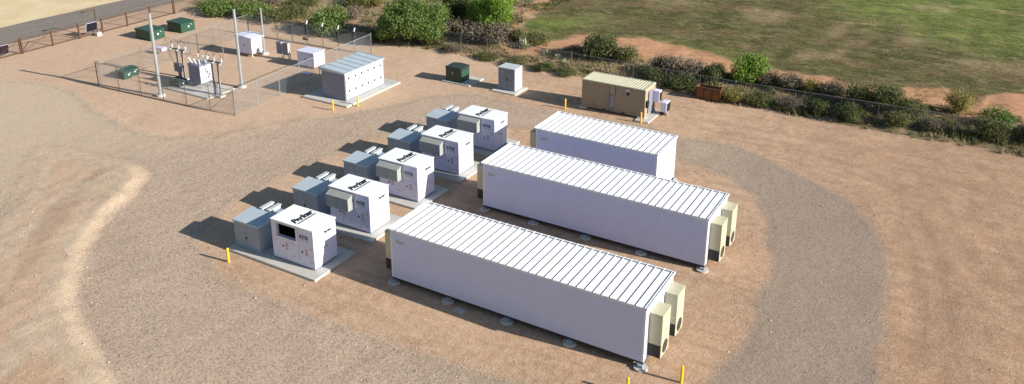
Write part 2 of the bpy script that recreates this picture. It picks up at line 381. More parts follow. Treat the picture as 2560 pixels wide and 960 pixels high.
    g = t.mix(t.math('MULTIPLY', t.rng(t.noise(3.2, 4, .8), .45, .6), .55), g, rgb(.055, .052, .022))
    g = t.mix(t.math('MULTIPLY', t.rng(s4, .5, .6), .7), g, rgb(.185, .12, .075))
    gg = t.math('MULTIPLY', D[1], t.math('ADD', t.math('MULTIPLY', s1, .7), .55), None, True)
    g = t.mix(t.math('MULTIPLY', gg, .85), g, t.mix(t.rng(s1, .38, .62), rgb(.085, .15, .03), rgb(.20, .25, .055)))
    g = t.mix(t.math('MULTIPLY', t.rng(s3, .54, .64), .55), g, rgb(.32, .26, .14))
    g = t.mix(t.math('MULTIPLY', t.rng(t.noise(1.1, 6, .75), .56, .7), .5), g, rgb(.045, .055, .02))
    sa = t.noise(.9, 6, .8, t.mapping((.8, 1.3, 1), (0, 0, math.radians(-28)))); sb = t.noise(1.9, 5, .8, t.mapping((.8, 1.3, 1), (0, 0, math.radians(-28))))
    g = t.mix(t.math('MULTIPLY', t.rng(sa, .52, .60), .5), g, rgb(.30, .245, .135))
    g = t.mix(t.math('MULTIPLY', t.rng(sb, .53, .60), .55), g, rgb(.045, .052, .02))
    s5 = t.noise(.09, 6, .7, t.mapping((.6, 1.5, 1), (0, 0, math.radians(-20))))
    g = t.mix(t.math('MULTIPLY', t.rng(s5, .59, .68), .7), g, rgb(.40, .30, .17))
    g = t.mix(t.math('MULTIPLY', edge(D[0], 1.3, .3), .45), g, rgb(.37, .28, .17))
    fm = edge(A[2], .9, .25)
    col = t.mix(fm, col, g)
    red = t.mix(t.rng(n1, .35, .65), rgb(.46, .23, .13), rgb(.56, .32, .19))
    col = t.mix(t.math('MULTIPLY', edge(B[0], 1.0, .2), .9), col, red)
    # fine grain
    fine = t.math('ADD', t.math('MULTIPLY', n4, .5), t.math('MULTIPLY', n5, .5))
    v = t.rng(fine, .33, .67, .68, 1.28)
    hs = t.n('ShaderNodeHueSaturation'); t.put(hs.inputs['Value'], v); t.put(hs.inputs['Color'], col)
    t.put(t.b.inputs['Base Color'], hs.outputs[0]); t.b.inputs['Roughness'].default_value = .95; t.b.inputs['Specular IOR Level'].default_value = .1
    b1 = t.bump(n1, .35, .12); b2 = t.bump(n3, .45, .05, b1); b3 = t.bump(vs_.outputs[0], .35, .02, b2)
    t.put(t.b.inputs['Normal'], b3)
    return t.m
m_ground = ground_material()
sheet('ground', None, 0, m_ground)
sheet('gravel_track', (s_tr_n > -.8) & (P[:, 1] < 60), .004, m_ground)
def ground_z(x, y):
    i = int(np.clip(np.searchsorted(gx, x)-1, 0, len(gx)-2)); j = int(np.clip(np.searchsorted(gy, y)-1, 0, len(gy)-2))
    return float(H.reshape(XX.shape)[j:j+2, i:i+2].mean())

# asphalt road
t = NT('worn_asphalt')
k = t.noise(3, 5, .7); k2 = t.noise(.6, 4, .6, t.mapping((6, .12, 1)))
c = t.mix(t.rng(k, .3, .7), rgb(.17, .145, .125), rgb(.25, .215, .185)); c = t.mix(t.math('MULTIPLY', t.rng(k2, .5, .62), .5), c, rgb(.12, .10, .09))
t.put(t.b.inputs['Base Color'], c); t.b.inputs['Roughness'].default_value = .9; t.put(t.b.inputs['Normal'], t.bump(k, .3, .02))
mb = MB(); ys = np.arange(-220, 520, 1.5)
for a, b in zip(ys[:-1], ys[1:]):
    f = lambda y: (-90.3+.9*(y-30)/14*.35+.25*math.sin(y*.7)*.4, -82.9+.12*math.sin(y*1.3))
    (l0, r0), (l1, r1) = f(a), f(b); mb.add([(l0, a, .07), (r0, a, .07), (r1, b, .07), (l1, b, .07)], [(0, 1, 2, 3)])
road = mb.build('road', t.m); road['kind'] = 'structure'

# ------------------------------------------------------------------ long white containers
def container(x, y, L, W, Hh, z0, label, n_pier, hv_right, seams):
    t = thing('battery_container', label, 'container', (x, y, 0), 0, 'white battery containers in a row')
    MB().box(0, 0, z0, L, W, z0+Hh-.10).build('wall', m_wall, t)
    fl = MB().box(.02, .02, z0-.12, L-.02, W-.02, z0-.003); fl.build('base_frame', m_shade, t)
    for cx in (0, L):
        for cy in (0, W):
            sx = -1 if cx == 0 else 1; sy = -1 if cy == 0 else 1; tr = MB()
            tr.box(min(cx-sx*.10, cx+sx*.008), min(cy+sy*.001, cy+sy*.008), z0+.002, max(cx-sx*.10, cx+sx*.008), max(cy+sy*.001, cy+sy*.008), z0+Hh-.105)
            tr.box(min(cx+sx*.001, cx+sx*.0079), min(cy-sy*.10, cy-sy*.001), z0+.002, max(cx+sx*.001, cx+sx*.0079), max(cy-sy*.10, cy-sy*.001), z0+Hh-.106)
            tr.build('corner_trim', m_trim, t)
    zt = z0+Hh
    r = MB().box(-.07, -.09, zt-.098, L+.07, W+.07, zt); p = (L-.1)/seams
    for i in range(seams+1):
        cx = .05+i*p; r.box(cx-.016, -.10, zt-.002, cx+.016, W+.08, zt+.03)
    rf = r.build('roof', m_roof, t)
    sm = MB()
    for i in range(seams+1): sm.box(.05+i*p-.088, -.095, zt+.001, .05+i*p-.017, W-.021, zt+.008)  # shadow left of each roof rib, painted as a dark strip
    sm.box(-.06, W-.115, zt+.0085, L+.04, W-.045, zt+.015); sm.build('seam_shade_sealant', m_seam, rf)
    e = MB(); e.box(-.085, W-.02, zt+.001, L+.085, W+.085, zt+.012)
    e.box(-.085, -.105, zt-.11, L+.085, -.092, zt-.045); e.box(L+.072, -.10, zt-.12, L+.086, W+.08, zt+.05); e.box(-.086, -.10, zt-.12, -.072, W+.08, zt+.05)
    e.build('edge_flashing', m_trim, rf)
    for i in range(n_pier):
        px_ = .12+(L-.35)*i/(n_pier-1) if i < n_pier-1 else L-.1
        for side in (0, 1):
            cy = -.02 if side == 0 else W+.02
            f = MB().tube((px_, cy, -.05), (px_, cy, .11), .36, 20).build('pier', m_conc, t)
            MB().box(px_-.14, cy-.15, .112, px_+.14, cy+.15, z0-.125).build('anchor_plate', m_trf, f)
    # small placard high on the near wall
    pl = MB().box(.38, -.012, z0+Hh-.86, .95, -.002, z0+Hh-.66).build('placard', m_label, t)
    def hvac(hx, hy, sgn, par):
        h = bpy.data.objects.new('air_conditioner', None)
        x0, x1 = (hx, hx+.70) if sgn > 0 else (hx-.70, hx)
        q = MB().box(x0, hy, .98 if sgn else 0, x1, hy+1.12, 3.0)
        q.prism([(x0, .52), (x1, .52), (x1, .979), (x0, .979)], hy+.0, hy+1.12, 'y')
        h = q.build('air_conditioner', m_tan, par, bevel=.012)
        MB().box(x0-.004, hy-.006, 2.98, x1+.012, hy+1.13, 3.012).build('lid', m_tan, h)
        MB().box(x0+.02, hy-.012, .54, x1-.03, hy-.001, 1.25).build('side_grille', m_shade, h)
        MB().box(x0+.05, hy-.009, 1.3, x1-.05, hy-.001, 2.9).build('side_panel', m_tan, h)
        fx = x1 if sgn > 0 else x0
        MB().tube((fx, hy+.56, .98), (fx+sgn*.012, hy+.56, .98), .37, 24).build('fan', m_shade, h)
        gb = MB()
        for k in range(-3, 4): gb.box(min(fx+sgn*.013, fx+sgn*.02), hy+.56+k*.1-.006, .98-math.sqrt(.13-(k*.1)**2), max(fx+sgn*.013, fx+sgn*.02), hy+.56+k*.1+.006, .98+math.sqrt(.13-(k*.1)**2))
        gb.build('fan_guard', m_galvd, h)
    if hv_right:
        hvac(L+.004, .50, 1, t); hvac(L+.004, 2.60, 1, t)
    hvac(-.004, .35, -1, t); hvac(-.004, 2.35, -1, t)
    return t
container(-16.27, 9.36, 15.63, 3.76, 3.18, .37, 'long white battery container nearest the camera, with two tan air conditioners on its right end', 5, True, 34)
container(-16.52, 19.81, 15.61, 3.75, 3.18, .32, 'long white battery container in the middle, between the short one and the nearest', 5, True, 34)
container(-16.33, 26.93, 9.51, 3.76, 3.20, .37, 'short white battery container farthest back, beside the tan shipping container', 4, False, 21)

# ------------------------------------------------------------------ inverter cabinets and their transformers
def inverter(loc, rz, label, hood):
    t = thing('inverter_cabinet', label, 'electrical cabinet', loc, rz, 'white inverter cabinets in a row')
    L, W, Hh = 3.3, 2.0, 2.67
    MB().box(.03, .03, .0, L-.03, W-.03, .10).build('plinth', m_greyd, t)
    b = MB()
    # near wall is pierced by the air opening: built from strips
    ox0, ox1, oz0, oz1 = .36, 1.94, Hh*.60, Hh*.93
    b.box(0, .25, .101, L, W, Hh-.06)
    b.box(0, 0, .101, L, .25, oz0); b.box(0, 0, oz0, ox0, .25, oz1); b.box(ox1, 0, oz0, L, .25, oz1); b.box(0, 0, oz1, L, .25, Hh-.06)
    b.build('cabinet_body', m_white, t)
    MB().box(ox0+.002, .235, oz0+.002, ox1-.002, .248, oz1-.002).build('air_opening', m_black, t)
    fr = MB()
    for a in ((ox0-.1, -.02, oz0-.12, ox1+.1, -.001, oz0), (ox0-.1, -.02, oz1, ox1+.1, -.001, oz1+.06), (ox0-.1, -.02, oz0+.001, ox0, -.001, oz1-.001), (ox1, -.02, oz0+.001, ox1+.1, -.001, oz1-.001)): fr.box(*a)
    fr.build('opening_frame', m_trim, t)
    r = MB().box(-.03, -.04, Hh-.059, L+.03, W+.04, Hh); r.box(1.08, -.035, Hh+.001, 1.11, W+.035, Hh+.012); r.box(2.32, -.035, Hh+.001, 2.35, W+.035, Hh+.012)
    r.build('roof_panel', m_roof, t)
    d = MB()
    for xx in (1.07, 2.1): d.box(xx-.008, -.006, .16, xx+.008, -.001, oz0-.13)
    d.box(.1, -.006, oz0-.14, L-.08, -.001, oz0-.125); d.box(2.10, -.007, oz0-.02, 2.116, -.001, Hh-.1); d.box(.05, -.007, .14, L-.05, -.001, .155)
    for xx in (L+.001,): d.box(xx, .98, .15, xx+.006, .995, Hh*.93)
    d.build('door_seam', m_label, t)
    for xx, zz in ((.86, 1.02), (2.38, 1.02)): MB().tube((xx, -.03, zz), (xx, -.001, zz), .055, 12).build('door_lock', m_ink, t)
    for xx, zz in ((1.05, 1.28), (2.6, 1.28)):
        s = MB()
        for k in range(3): s.box(xx, -.008, zz-.16*k-.12, xx+.2, -.001, zz-.16*k)
        s.build('warning_sticker', m_red, t)
    for xx, zz in ((1.5, 1.34), (1.6, .5), (2.95, 1.32), (2.95, .42), (2.35, .22)): MB().box(xx, -.007, zz, xx+.2, -.001, zz+.07).build('data_plate', m_label, t)
    n = MB().box(2.25, -.022, 1.76, 2.90, -.001, 2.16).build('name_plate', m_grey, t)
    MB().box(2.25, -.026, 1.96, 2.90, -.0225, 2.16).build('plate_band', m_ink, n)
    text_obj('plate_lettering', 'Parker', .19, m_white, n, (2.575, -.0265, 2.06), (math.pi/2, 0, 0), .52, .3, .004)
    # lettering on the roof, read from the right-hand side
    text_obj('roof_lettering', 'Parker', .66, m_ink, t, (1.58, 1.0, Hh+.0045), (0, 0, math.pi/2), 1.76, .3, .034)
    MB().box(1.92, .22, Hh+.001, 2.0, 1.82, Hh+.006).build('roof_stripe', m_ink, t)
    text_obj('side_lettering', 'Parker', .26, m_ink, t, (L+.005, 1.25, 2.12), (math.pi/2, 0, math.pi/2), .74, .3, .012)
    MB().box(L+.001, .9, 1.92, L+.006, 1.2, 1.945).build('side_stripe', m_label, t)
    for yy in (.88, 1.12): MB().tube((L+.001, yy, 1.18), (L+.03, yy, 1.18), .04, 10).build('door_lock', m_ink, t)
    if hood:
        h = MB(); pr = [(-.001, oz0-.10), (-.001, oz1+.08), (-.58, oz1-.12), (-.58, oz0-.02), (-.52, oz0-.10)]
        h.prism([(y_, z_) for y_, z_ in pr], .18, 1.09, 'x'); h.prism([(y_, z_) for y_, z_ in pr], 1.11, 2.02, 'x')
        hd = h.build('intake_hood', m_hood, t)
        MB().box(1.092, -.56, oz0-.09, 1.108, -.02, oz1-.16).build('joint_strip', m_greyd, hd)
    return t
INV = [(-24.09, 7.75), (-24.07, 12.91), (-24.05, 18.03), (-24.02, 23.10), (-24.02, 28.18)]
ILAB = ['white inverter cabinet nearest the camera, with an open black air intake and no hood',
        'hooded white inverter cabinet, first one behind the unhooded front cabinet',
        'hooded white inverter cabinet in the middle of the row of five, third from the front',
        'hooded white inverter cabinet second from the far end of the row of five',
        'hooded white inverter cabinet at the far end of the row, half in container shadow']
def transformer(loc, rz, label):
    t = thing('pad_transformer', label, 'transformer', loc, rz, 'grey transformers beside the inverter cabinets')
    # cable compartment in front, tank behind, two radiators on top level to the rear
    MB().box(0, 0, 0, 2.12, 1.55, 1.74).build('cabinet_body', m_trf, t, bevel=.012)
    MB().prism([(-.05, 1.745), (1.62, 1.745), (1.62, 1.97), (1.25, 1.95), (-.05, 1.85)], -.05, 2.17, 'x').build('lid', m_trflid, t)
    MB().box(.35, 1.56, 0, 2.05, 2.55, 1.82).build('tank', m_trf, t, bevel=.012)
    for k in range(2):
        r = MB()
        r.box(.66+k*.6, 1.63, 1.821, .86+k*.6, 2.62, 2.03); r.box(.63+k*.6, 1.60, 2.031, .92+k*.6, 2.66, 2.08)
        r.build('radiator', m_grey, t)
    s = MB().box(1.055, -.007, .08, 1.07, -.001, 1.68); s.build('door_seam', m_greyd, t)
    MB().box(.78, -.035, .9, .92, -.001, 1.05).build('handle', m_label, t)
    MB().box(.95, -.03, .68, 1.03, -.001, .84).build('padlock_hasp', m_ink, t)
    MB().box(.6, -.008, 1.28, .72, -.001, 1.36).build('data_plate', m_label, t)
    return t
TL = ['grey pad transformer beside the unhooded front inverter cabinet', 'grey pad transformer left of the first hooded inverter cabinet', 'grey pad transformer left of the middle inverter cabinet',
      'grey pad transformer left of the fourth inverter cabinet from the front', 'grey pad transformer left of the farthest inverter cabinet']
PL = ['large concrete pad under the nearest inverter cabinet and its transformer', 'concrete pad under the first hooded inverter cabinet', 'concrete pad under the middle inverter cabinet of five',
      'concrete pad under the fourth inverter cabinet from the front', 'concrete pad under the farthest inverter cabinet of the row']
rz = .012
i0 = inverter((*INV[0], .15), rz, ILAB[0], False); i1 = inverter((*INV[1], .15), rz, ILAB[1], True)
for k in (2, 3, 4): copy_tree(i1, (*INV[k], .15), rz, ILAB[k])
t0 = transformer((INV[0][0]-3.1, INV[0][1]-.18, .15), rz, TL[0])
for k in range(1, 5): copy_tree(t0, (INV[k][0]-3.1, INV[k][1]-.18, .15), rz, TL[k])
for k, (x, y) in enumerate(INV):
    o = MB().box(x-3.35, y-.75, -.06, x+3.95, y+2.95, .148).build('concrete_pad', m_conc, bevel=.015)
    tag(o, PL[k], 'concrete pad', 'pads under the inverter cabinets')
# ------------------------------------------------------------------ bollards
def bollard(x, y, h, label):
    o = MB().tube((0, 0, -.1), (0, 0, h-.05), .075, 14).tube((0, 0, h-.05), (0, 0, h), .075, 14, .04).build('bollard', m_yellow)
    o.location = (x, y, 0); tag(o, label, 'bollard', 'yellow bollards')
for (u, v, lab) in ((572, 655, 'yellow bollard on bare dirt left of the nearest inverter pad'), (833, 276, 'yellow bollard on dirt left of the corner of the switchgear pad'),
                    (895, 266, 'yellow bollard right at the front edge of the switchgear pad'), (1413, 272, 'yellow bollard off the left end of the tan shipping container'),
                    (1602, 307, 'yellow bollard in front of the right end of the tan shipping container'), (1568, 985, 'yellow bollard cut by the photo bottom edge, left of its pair'),
                    (1703, 957, 'yellow bollard right of its pair, past the front container end')):
    x, y = G(u, v); bollard(x, y, .97 if u != 1703 else 1.0, lab)
x, y = G(1148, 777); o = MB().box(x-.32, y-.2, -.05, x+.32, y+.2, .05).build('ground_box', m_conc, bevel=.02); tag(o, 'small pale concrete handhole cover in front of the nearest container', 'ground box')

# ------------------------------------------------------------------ switchgear building
t = thing('switchgear', 'grey metal switchgear enclosure with ribbed sloping roof and rows of cubicle doors', 'switchgear', (-41.11, 31.09, .15), -.01)
L, W, Hh = 2.75, 5.56, 2.56
MB().box(0, 0, 0, L, W, Hh).build('wall', m_greyd, t)
r = MB().prism([(-.12, Hh+.002), (L+.1, Hh+.002), (L+.1, Hh+.10), (-.12, Hh+.28)], -.1, W+.1, 'y')
for k in range(7):
    yy = .02+k*(W-.04)/6; r.prism([(-.13, Hh+.27), (L+.11, Hh+.09), (L+.11, Hh+.14), (-.13, Hh+.33)], yy-.03, yy+.03, 'y')
r.build('roof', m_trflid, t)
for i in range(6):
    for j in range(2):
        y0 = .1+i*.9; z0 = .1+j*1.22
        d = MB().box(L+.001, y0, z0, L+.035, y0+.86, z0+1.16).build('cubicle_door', m_grey, t)
        MB().box(L+.036, y0+.34, z0+.66, L+.06, y0+.52, z0+.84).build('meter', m_ink, d)
        MB().box(L+.036, y0+.08, z0+.30, L+.06, y0+.14, z0+.62).build('handle', m_greyd, d)
        MB().box(L+.036, y0+.5, z0+.25, L+.045, y0+.66, z0+.33).build('data_plate', m_greyd, d)
o = MB().box(-42.75, 30.05, -.06, -37.4, 38.0, .147).build('concrete_pad', m_conc, bevel=.015); tag(o, 'broad concrete pad under the grey switchgear enclosure', 'concrete pad')

# ------------------------------------------------------------------ green transformer and grey cabinet in the yard
t = thing('green_transformer', 'blackish green pad transformer standing alone left of the tall grey cabinet', 'transformer', (-33.95, 40.76, .12))
MB().box(0, .0, 0, 1.8, 1.5, 1.32).build('tank', m_darkgreen, t, bevel=.03)
MB().prism([(-.04, 1.325), (1.84, 1.325), (1.84, 1.42), (.9, 1.5), (-.04, 1.42)], -.04, 1.54, 'y').build('lid', m_darkgreen, t)
MB().box(1.801, .15, .1, 1.83, 1.35, 1.15).build('side_door', m_green, t)
MB().box(.75, -.012, .75, .9, -.001, .93).build('data_plate', m_label, t)
o = MB().box(-34.25, 40.45, -.06, -31.0, 43.1, .117).build('concrete_pad', m_conc, bevel=.015); tag(o, 'concrete pad under the lone dark green transformer', 'concrete pad')
t = thing('grey_cabinet', 'tall grey metal cabinet standing alone on its own concrete pad', 'electrical cabinet', (-28.19, 41.21, .12))
MB().box(0, 0, 0, 1.78, 1.45, 2.15).build('cabinet_body', m_greyd, t)
MB().box(-.04, -.04, 2.153, 1.82, 1.49, 2.21).build('lid', m_grey, t)
for k in range(2): MB().box(.04+k*.86, -.02, .08, .88+k*.86, -.001, 2.1).build('door', m_greyd, t)
MB().box(1.781, .05, .06, 1.80, 1.40, 2.1).build('side_panel', m_grey, t)
MB().box(.35, -.027, 1.72, .5, -.021, 1.84).build('data_plate', m_label, t)
MB().box(.93, -.06, .95, .99, -.021, 1.2).build('handle', m_ink, t)
o = MB().box(-28.6, 40.5, -.06, -25.95, 42.95, .117).build('concrete_pad', m_conc, bevel=.015); tag(o, 'concrete pad under the tall grey cabinet', 'concrete pad')

# ------------------------------------------------------------------ tan shipping container
t = thing('shipping_container', 'tan corrugated shipping container near the fence with electrical boxes on its wall', 'container', (-19.33, 41.05, .17))
L, W, Hh = 6.06, 2.44, 2.55
def corr(n, L, y0, dep):
    pr = []; p = L/n
    for i in range(n):
        a = i*p; pr += [(a, y0), (a+p*.36, y0), (a+p*.5, y0+dep), (a+p*.86, y0+dep)]
    return pr+[(L, y0)]
def corr_wall(mb, L, y0, dep, z0, z1, n, flip=False, axis='x', off=0):
    pts = corr(n, L, y0, dep)
    for (a, b), (c, d) in zip(pts[:-1], pts[1:]):
        f = (lambda u, v, z: (u+off, v, z)) if axis == 'x' else (lambda u, v, z: (v, u+off, z))
        mb.add([f(a, b, z0), f(c, d, z0), f(c, d, z1), f(a, b, z1)], [(0, 1, 2, 3)])
w_ = MB(); corr_wall(w_, L-.3, .03, .05, .14, Hh-.12, 22, off=.15); corr_wall(w_, L-.3, W-.03, -.05, .14, Hh-.12, 22, off=.15)
corr_wall(w_, W-.24, .03, .04, .14, Hh-.12, 8, axis='y', off=.12)
w_.add([(L-.05, .12, .14), (L-.05, W-.12, .14), (L-.05, W-.12, Hh-.12), (L-.05, .12, Hh-.12)], [(0, 1, 2, 3)])
w_.build('wall', m_tanc, t)
f = MB()
for a in (0, L-.15):
    for b in (0, W-.12): f.box(a, b, 0, a+.15, b+.12, Hh-.1)
f.box(.15, .0, .0, L-.15, .10, .139); f.box(.15, W-.1, .0, L-.15, W, .139); f.box(0, .12, 0, .1, W-.12, .139); f.box(L-.1, .12, 0, L, W-.12, .139)
f.build('frame', m_tanc, t)
r = MB().box(0, 0, Hh-.099, L, .09, Hh).box(0, W-.09, Hh-.099, L, W, Hh).box(0, .09, Hh-.099, .2, W-.09, Hh).box(L-.2, .09, Hh-.099, L, W-.09, Hh)
n = 22
for i in range(n):
    a = .2+i*(L-.4)/n; p = (L-.4)/n
    r.add([(a, .09, Hh-.045), (a+p*.4, .09, Hh-.045), (a+p*.5, .09, Hh-.01), (a+p*.9, .09, Hh-.01), (a+p, .09, Hh-.045), (a, W-.09, Hh-.045), (a+p*.4, W-.09, Hh-.045), (a+p*.5, W-.09, Hh-.01), (a+p*.9, W-.09, Hh-.01), (a+p, W-.09, Hh-.045)],
          [(0, 1, 6, 5), (1, 2, 7, 6), (2, 3, 8, 7), (3, 4, 9, 8)])
r.build('roof', m_tanroof, t)
e = MB().box(2.72, -.16, .32, 3.02, -.001, 1.55).build('electrical_box', m_greyd, t)
MB().box(3.021, -.13, .45, 3.05, -.03, 1.45).build('side_plate', m_white, e)
MB().box(2.75, -.03, 1.552, 3.2, -.001, 2.4).build('cable_tray', m_tanc, t); MB().tube((2.85, -.1, .0), (2.85, -.1, .318), .04).tube((2.95, -.1, 0), (2.95, -.1, .318), .04).build('conduit', m_greyd, t)
MB().box(4.32, -.03, 1.78, 4.55, -.001, 2.0).build('vent', m_ink, t); MB().box(4.2, -.03, 2.15, 4.6, -.001, 2.3).build('sign_plate', m_white, t)
for xx in (2.0, 3.9): MB().box(xx, -.006, .03, xx+.35, -.001, .12).build('forklift_pocket', m_ink, t)
d = MB().box(L+.001, .75, .15, L+.05, 1.65, 2.15).build('door', m_greyd, t); MB().box(L+.051, .82, 1.05, L+.11, .9, 1.2).build('handle', m_galv, d)
a = MB().box(L+.001, 1.75, .95, L+.62, 2.38, 2.0).build('air_conditioner', m_white, t, bevel=.03); MB().box(L+.621, 1.82, 1.05, L+.66, 2.3, 1.85).build('fan_guard', m_ink, a)
MB().box(L+.001, .18, .85, L+.16, .55, 1.45).build('disconnect_box', m_ink, t)
for (a_, b_) in ((.0, -.1), (L-.45, -.1), (0, W-.3), (L-.45, W-.3)): MB().box(a_-.15, b_-.1, -.17, a_+.55, b_+.5, -.003).build('footing', m_conc, t)
o = MB().box(-13.9, 40.3, -.05, -12.6, 43.3, .10).build('concrete_step', m_conc, bevel=.02); tag(o, 'white concrete landing at the right end of the tan shipping container', 'step')
g = thing('standby_unit', 'small black and white outdoor unit on wheels beside the tan container door', 'generator', (-12.45, 42.7, 0))
MB().box(0, 0, .35, .55, .95, 1.25).build('housing', m_white, g, bevel=.04); MB().box(.551, .1, .42, .60, .85, 1.15).build('radiator', m_ink, g)
for yy in (.12, .83): MB().tube((.12, yy-.05, .2), (.12, yy+.05, .2), .2, 16).build('wheel', m_ink, g)
MB().box(.45, .3, 0, .52, .65, .349).build('stand', m_galv, g)

# ------------------------------------------------------------------ fences
def chain_panel(p0, p1, h, pitch=.12, r=.0028, z0=.06):
    p0, p1 = Vector(p0), Vector(p1); L = (p1-p0).length; d = (p1-p0)/L; nrm = Vector((-d.y, d.x, 0)); mb = MB()
    def wire(a, b, off):
        A = p0+d*a[0]+Vector((0, 0, a[1]))+nrm*off; B = p0+d*b[0]+Vector((0, 0, b[1]))+nrm*off
        dr = (B-A).normalized(); s = dr.cross(nrm)*r; q = nrm*r
        mb.add([A-s-q*.6, A+s-q*.6, A+q, B-s-q*.6, B+s-q*.6, B+q], [(0, 1, 4, 3), (1, 2, 5, 4), (2, 0, 3, 5)])
    hh = h-z0; n = int((L+hh)/pitch)
    for i in range(n+1):
        s = i*pitch-hh
        for sg in (0, 1):
            a0, a1 = max(s, 0), min(s+hh, L)
            if a1-a0 < .02: continue
            za, zb = z0+(a0-s), z0+(a1-s)
            if sg: wire((L-a0, za), (L-a1, zb), .006)
            else: wire((a0, za), (a1, zb), -.006)
    return mb
def chain_fence(pts, h, label, post_sp, mat, name='chain_link_fence', tall=(), pr=.03, pitch=.12, wr=.0026, bottom=True, capfn=None, group=None):
    t = thing(name, label, 'fence', (pts[0][0], pts[0][1], 0), 0, group); ox, oy = pts[0][:2]
    seen = set()
    for (a, b) in zip(pts[:-1], pts[1:]):
        L = math.hypot(b[0]-a[0], b[1]-a[1]); n = max(1, round(L/post_sp))
        ga, gb = (a[0]-ox, a[1]-oy, 0), (b[0]-ox, b[1]-oy, 0)
        chain_panel(ga, gb, h, pitch, wr).build('wire_mesh', mat, t)
        rl = MB().tube((ga[0], ga[1], h), (gb[0], gb[1], h), .024, 6)
        if bottom: rl.tube((ga[0], ga[1], .1), (gb[0], gb[1], .1), .012, 5)
        rl.build('rail', mat, t)
        for i in range(n+1):
            x = a[0]+(b[0]-a[0])*i/n-ox; y = a[1]+(b[1]-a[1])*i/n-oy
            k = (round(x, 1), round(y, 1))
            if k in seen: continue
            seen.add(k); corner = i in (0, n)
            hp = h+(.12 if corner else .03)
            p_ = MB().tube((x, y, -.2), (x, y, hp), pr*(1.6 if corner else 1), 8).build('post', mat, t)
            if capfn: capfn(x, y, hp, p_, i, n)
    return t
c1, c2, c3, c4 = (-44.6, 23.64), (-45.7, 43.84), (-63.1, 42.9), (-62.0, 22.6)
SF = 'chain link fence sections round the substation'
def brace(t, a, b, h):
    d = Vector((b[0]-a[0], b[1]-a[1], 0)); d.normalize(); MB().tube((0, 0, h*.97), (d.x*2.6, d.y*2.6, .35), .02, 6).build('brace', m_galvd, t)
f1 = chain_fence([c1, c4], 2.35, 'front side of the substation chain link fence, facing the camera', 2.95, m_galvd, group=SF); brace(f1, c1, c4, 2.35)
f2 = chain_fence([c1, c2], 2.35, 'right side of the substation chain link fence, running back past the switchgear', 2.9, m_galv, group=SF); brace(f2, c1, c2, 2.35)
def cap(x, y, hp, p, i, n):
    if i not in (1, 2, 3, 4): return
    MB().prism([(y-.12, hp+.02), (y-.0, hp+.02), (y+.16, hp+.38), (y+.04, hp+.38)], x-.05, x+.07, 'x').build('lamp_head', m_white, p)
f3 = chain_fence([c2, c3], 2.3, 'back side of the substation chain link fence, with white heads on its posts', 2.2, m_galvd, capfn=cap, group=SF)
f4 = chain_fence([c4, c3], 2.35, 'left side of the substation chain link fence, by the small green cabinets', 2.9, m_galvd, group=SF); brace(f4, c4, c3, 2.35)
# perimeter fence along the field
chain_fence([(-42.0, 50.6), (-25.0, 50.4), (-8.0, 50.2), (10.5, 51.0), (30, 52.0)], 1.75, 'weathered chain link fence running between the shrubs along the field', 3.1, m_galvd, 'perimeter_fence', pitch=.15, wr=.004)
# brown pipe fence and gates
BF = 'brown pipe fence sections along the road'
def pipe_fence(x, ys, h, label, gate=False):
    t = thing('gate' if gate else 'pipe_fence', label, 'gate' if gate else 'fence', (x, ys[0], 0), 0, None if gate else BF)
    y0 = ys[0]
    for k, y in enumerate(ys):
        MB().box(-.07, y-y0-.07, -.2, .07, y-y0+.07, h).build('post', m_rust, t)
    for a, b in zip(ys[:-1], ys[1:]):
        a_, b_ = a-y0+.08, b-y0-.08
        MB().tube((0, a_, h-.1), (0, b_, h-.1), .035, 6).tube((0, a_, .16), (0, b_, .16), .05, 6).build('rail', m_rust, t)
        m_ = chain_panel((0.03, a_, 0), (0.03, b_, 0), h-.1, .15, .004, .16)
        m_.build('wire_mesh', m_rust, t)
        if gate: MB().tube((0, a_, .2) if a == ys[0] else (0, a_, h-.15), (0, b_, h-.15) if a == ys[0] else (0, b_, .2), .03, 6).build('brace', m_rust, t)
    return t
pipe_fence(-78.2, [15.0, 18.4, 21.6], 1.8, 'brown pipe fence section left of the road gate, by the black panel')
pipe_fence(-78.2, [25.0, 28.45, 31.7], 1.75, 'brown double gate with diagonal braces opening to the road', True)
pipe_fence(-78.3, [21.75, 24.85], 1.6, 'narrow brown side gate left of the double road gate', True)
pipe_fence(-78.2, [34.65, 37.98, 41.24, 44.7], 1.75, 'brown pipe fence section right of the lamp post, running back along the road')
pipe_fence(-78.25, [31.85, 34.5], .6, 'low brown rail between the double gate and the lamp post')
chain_fence([(-78.2, 44.9), (-78.6, 52.0)], 1.8, 'short grey chain link fence section beyond the brown road fence', 3.3, m_rust, 'chain_link_fence')

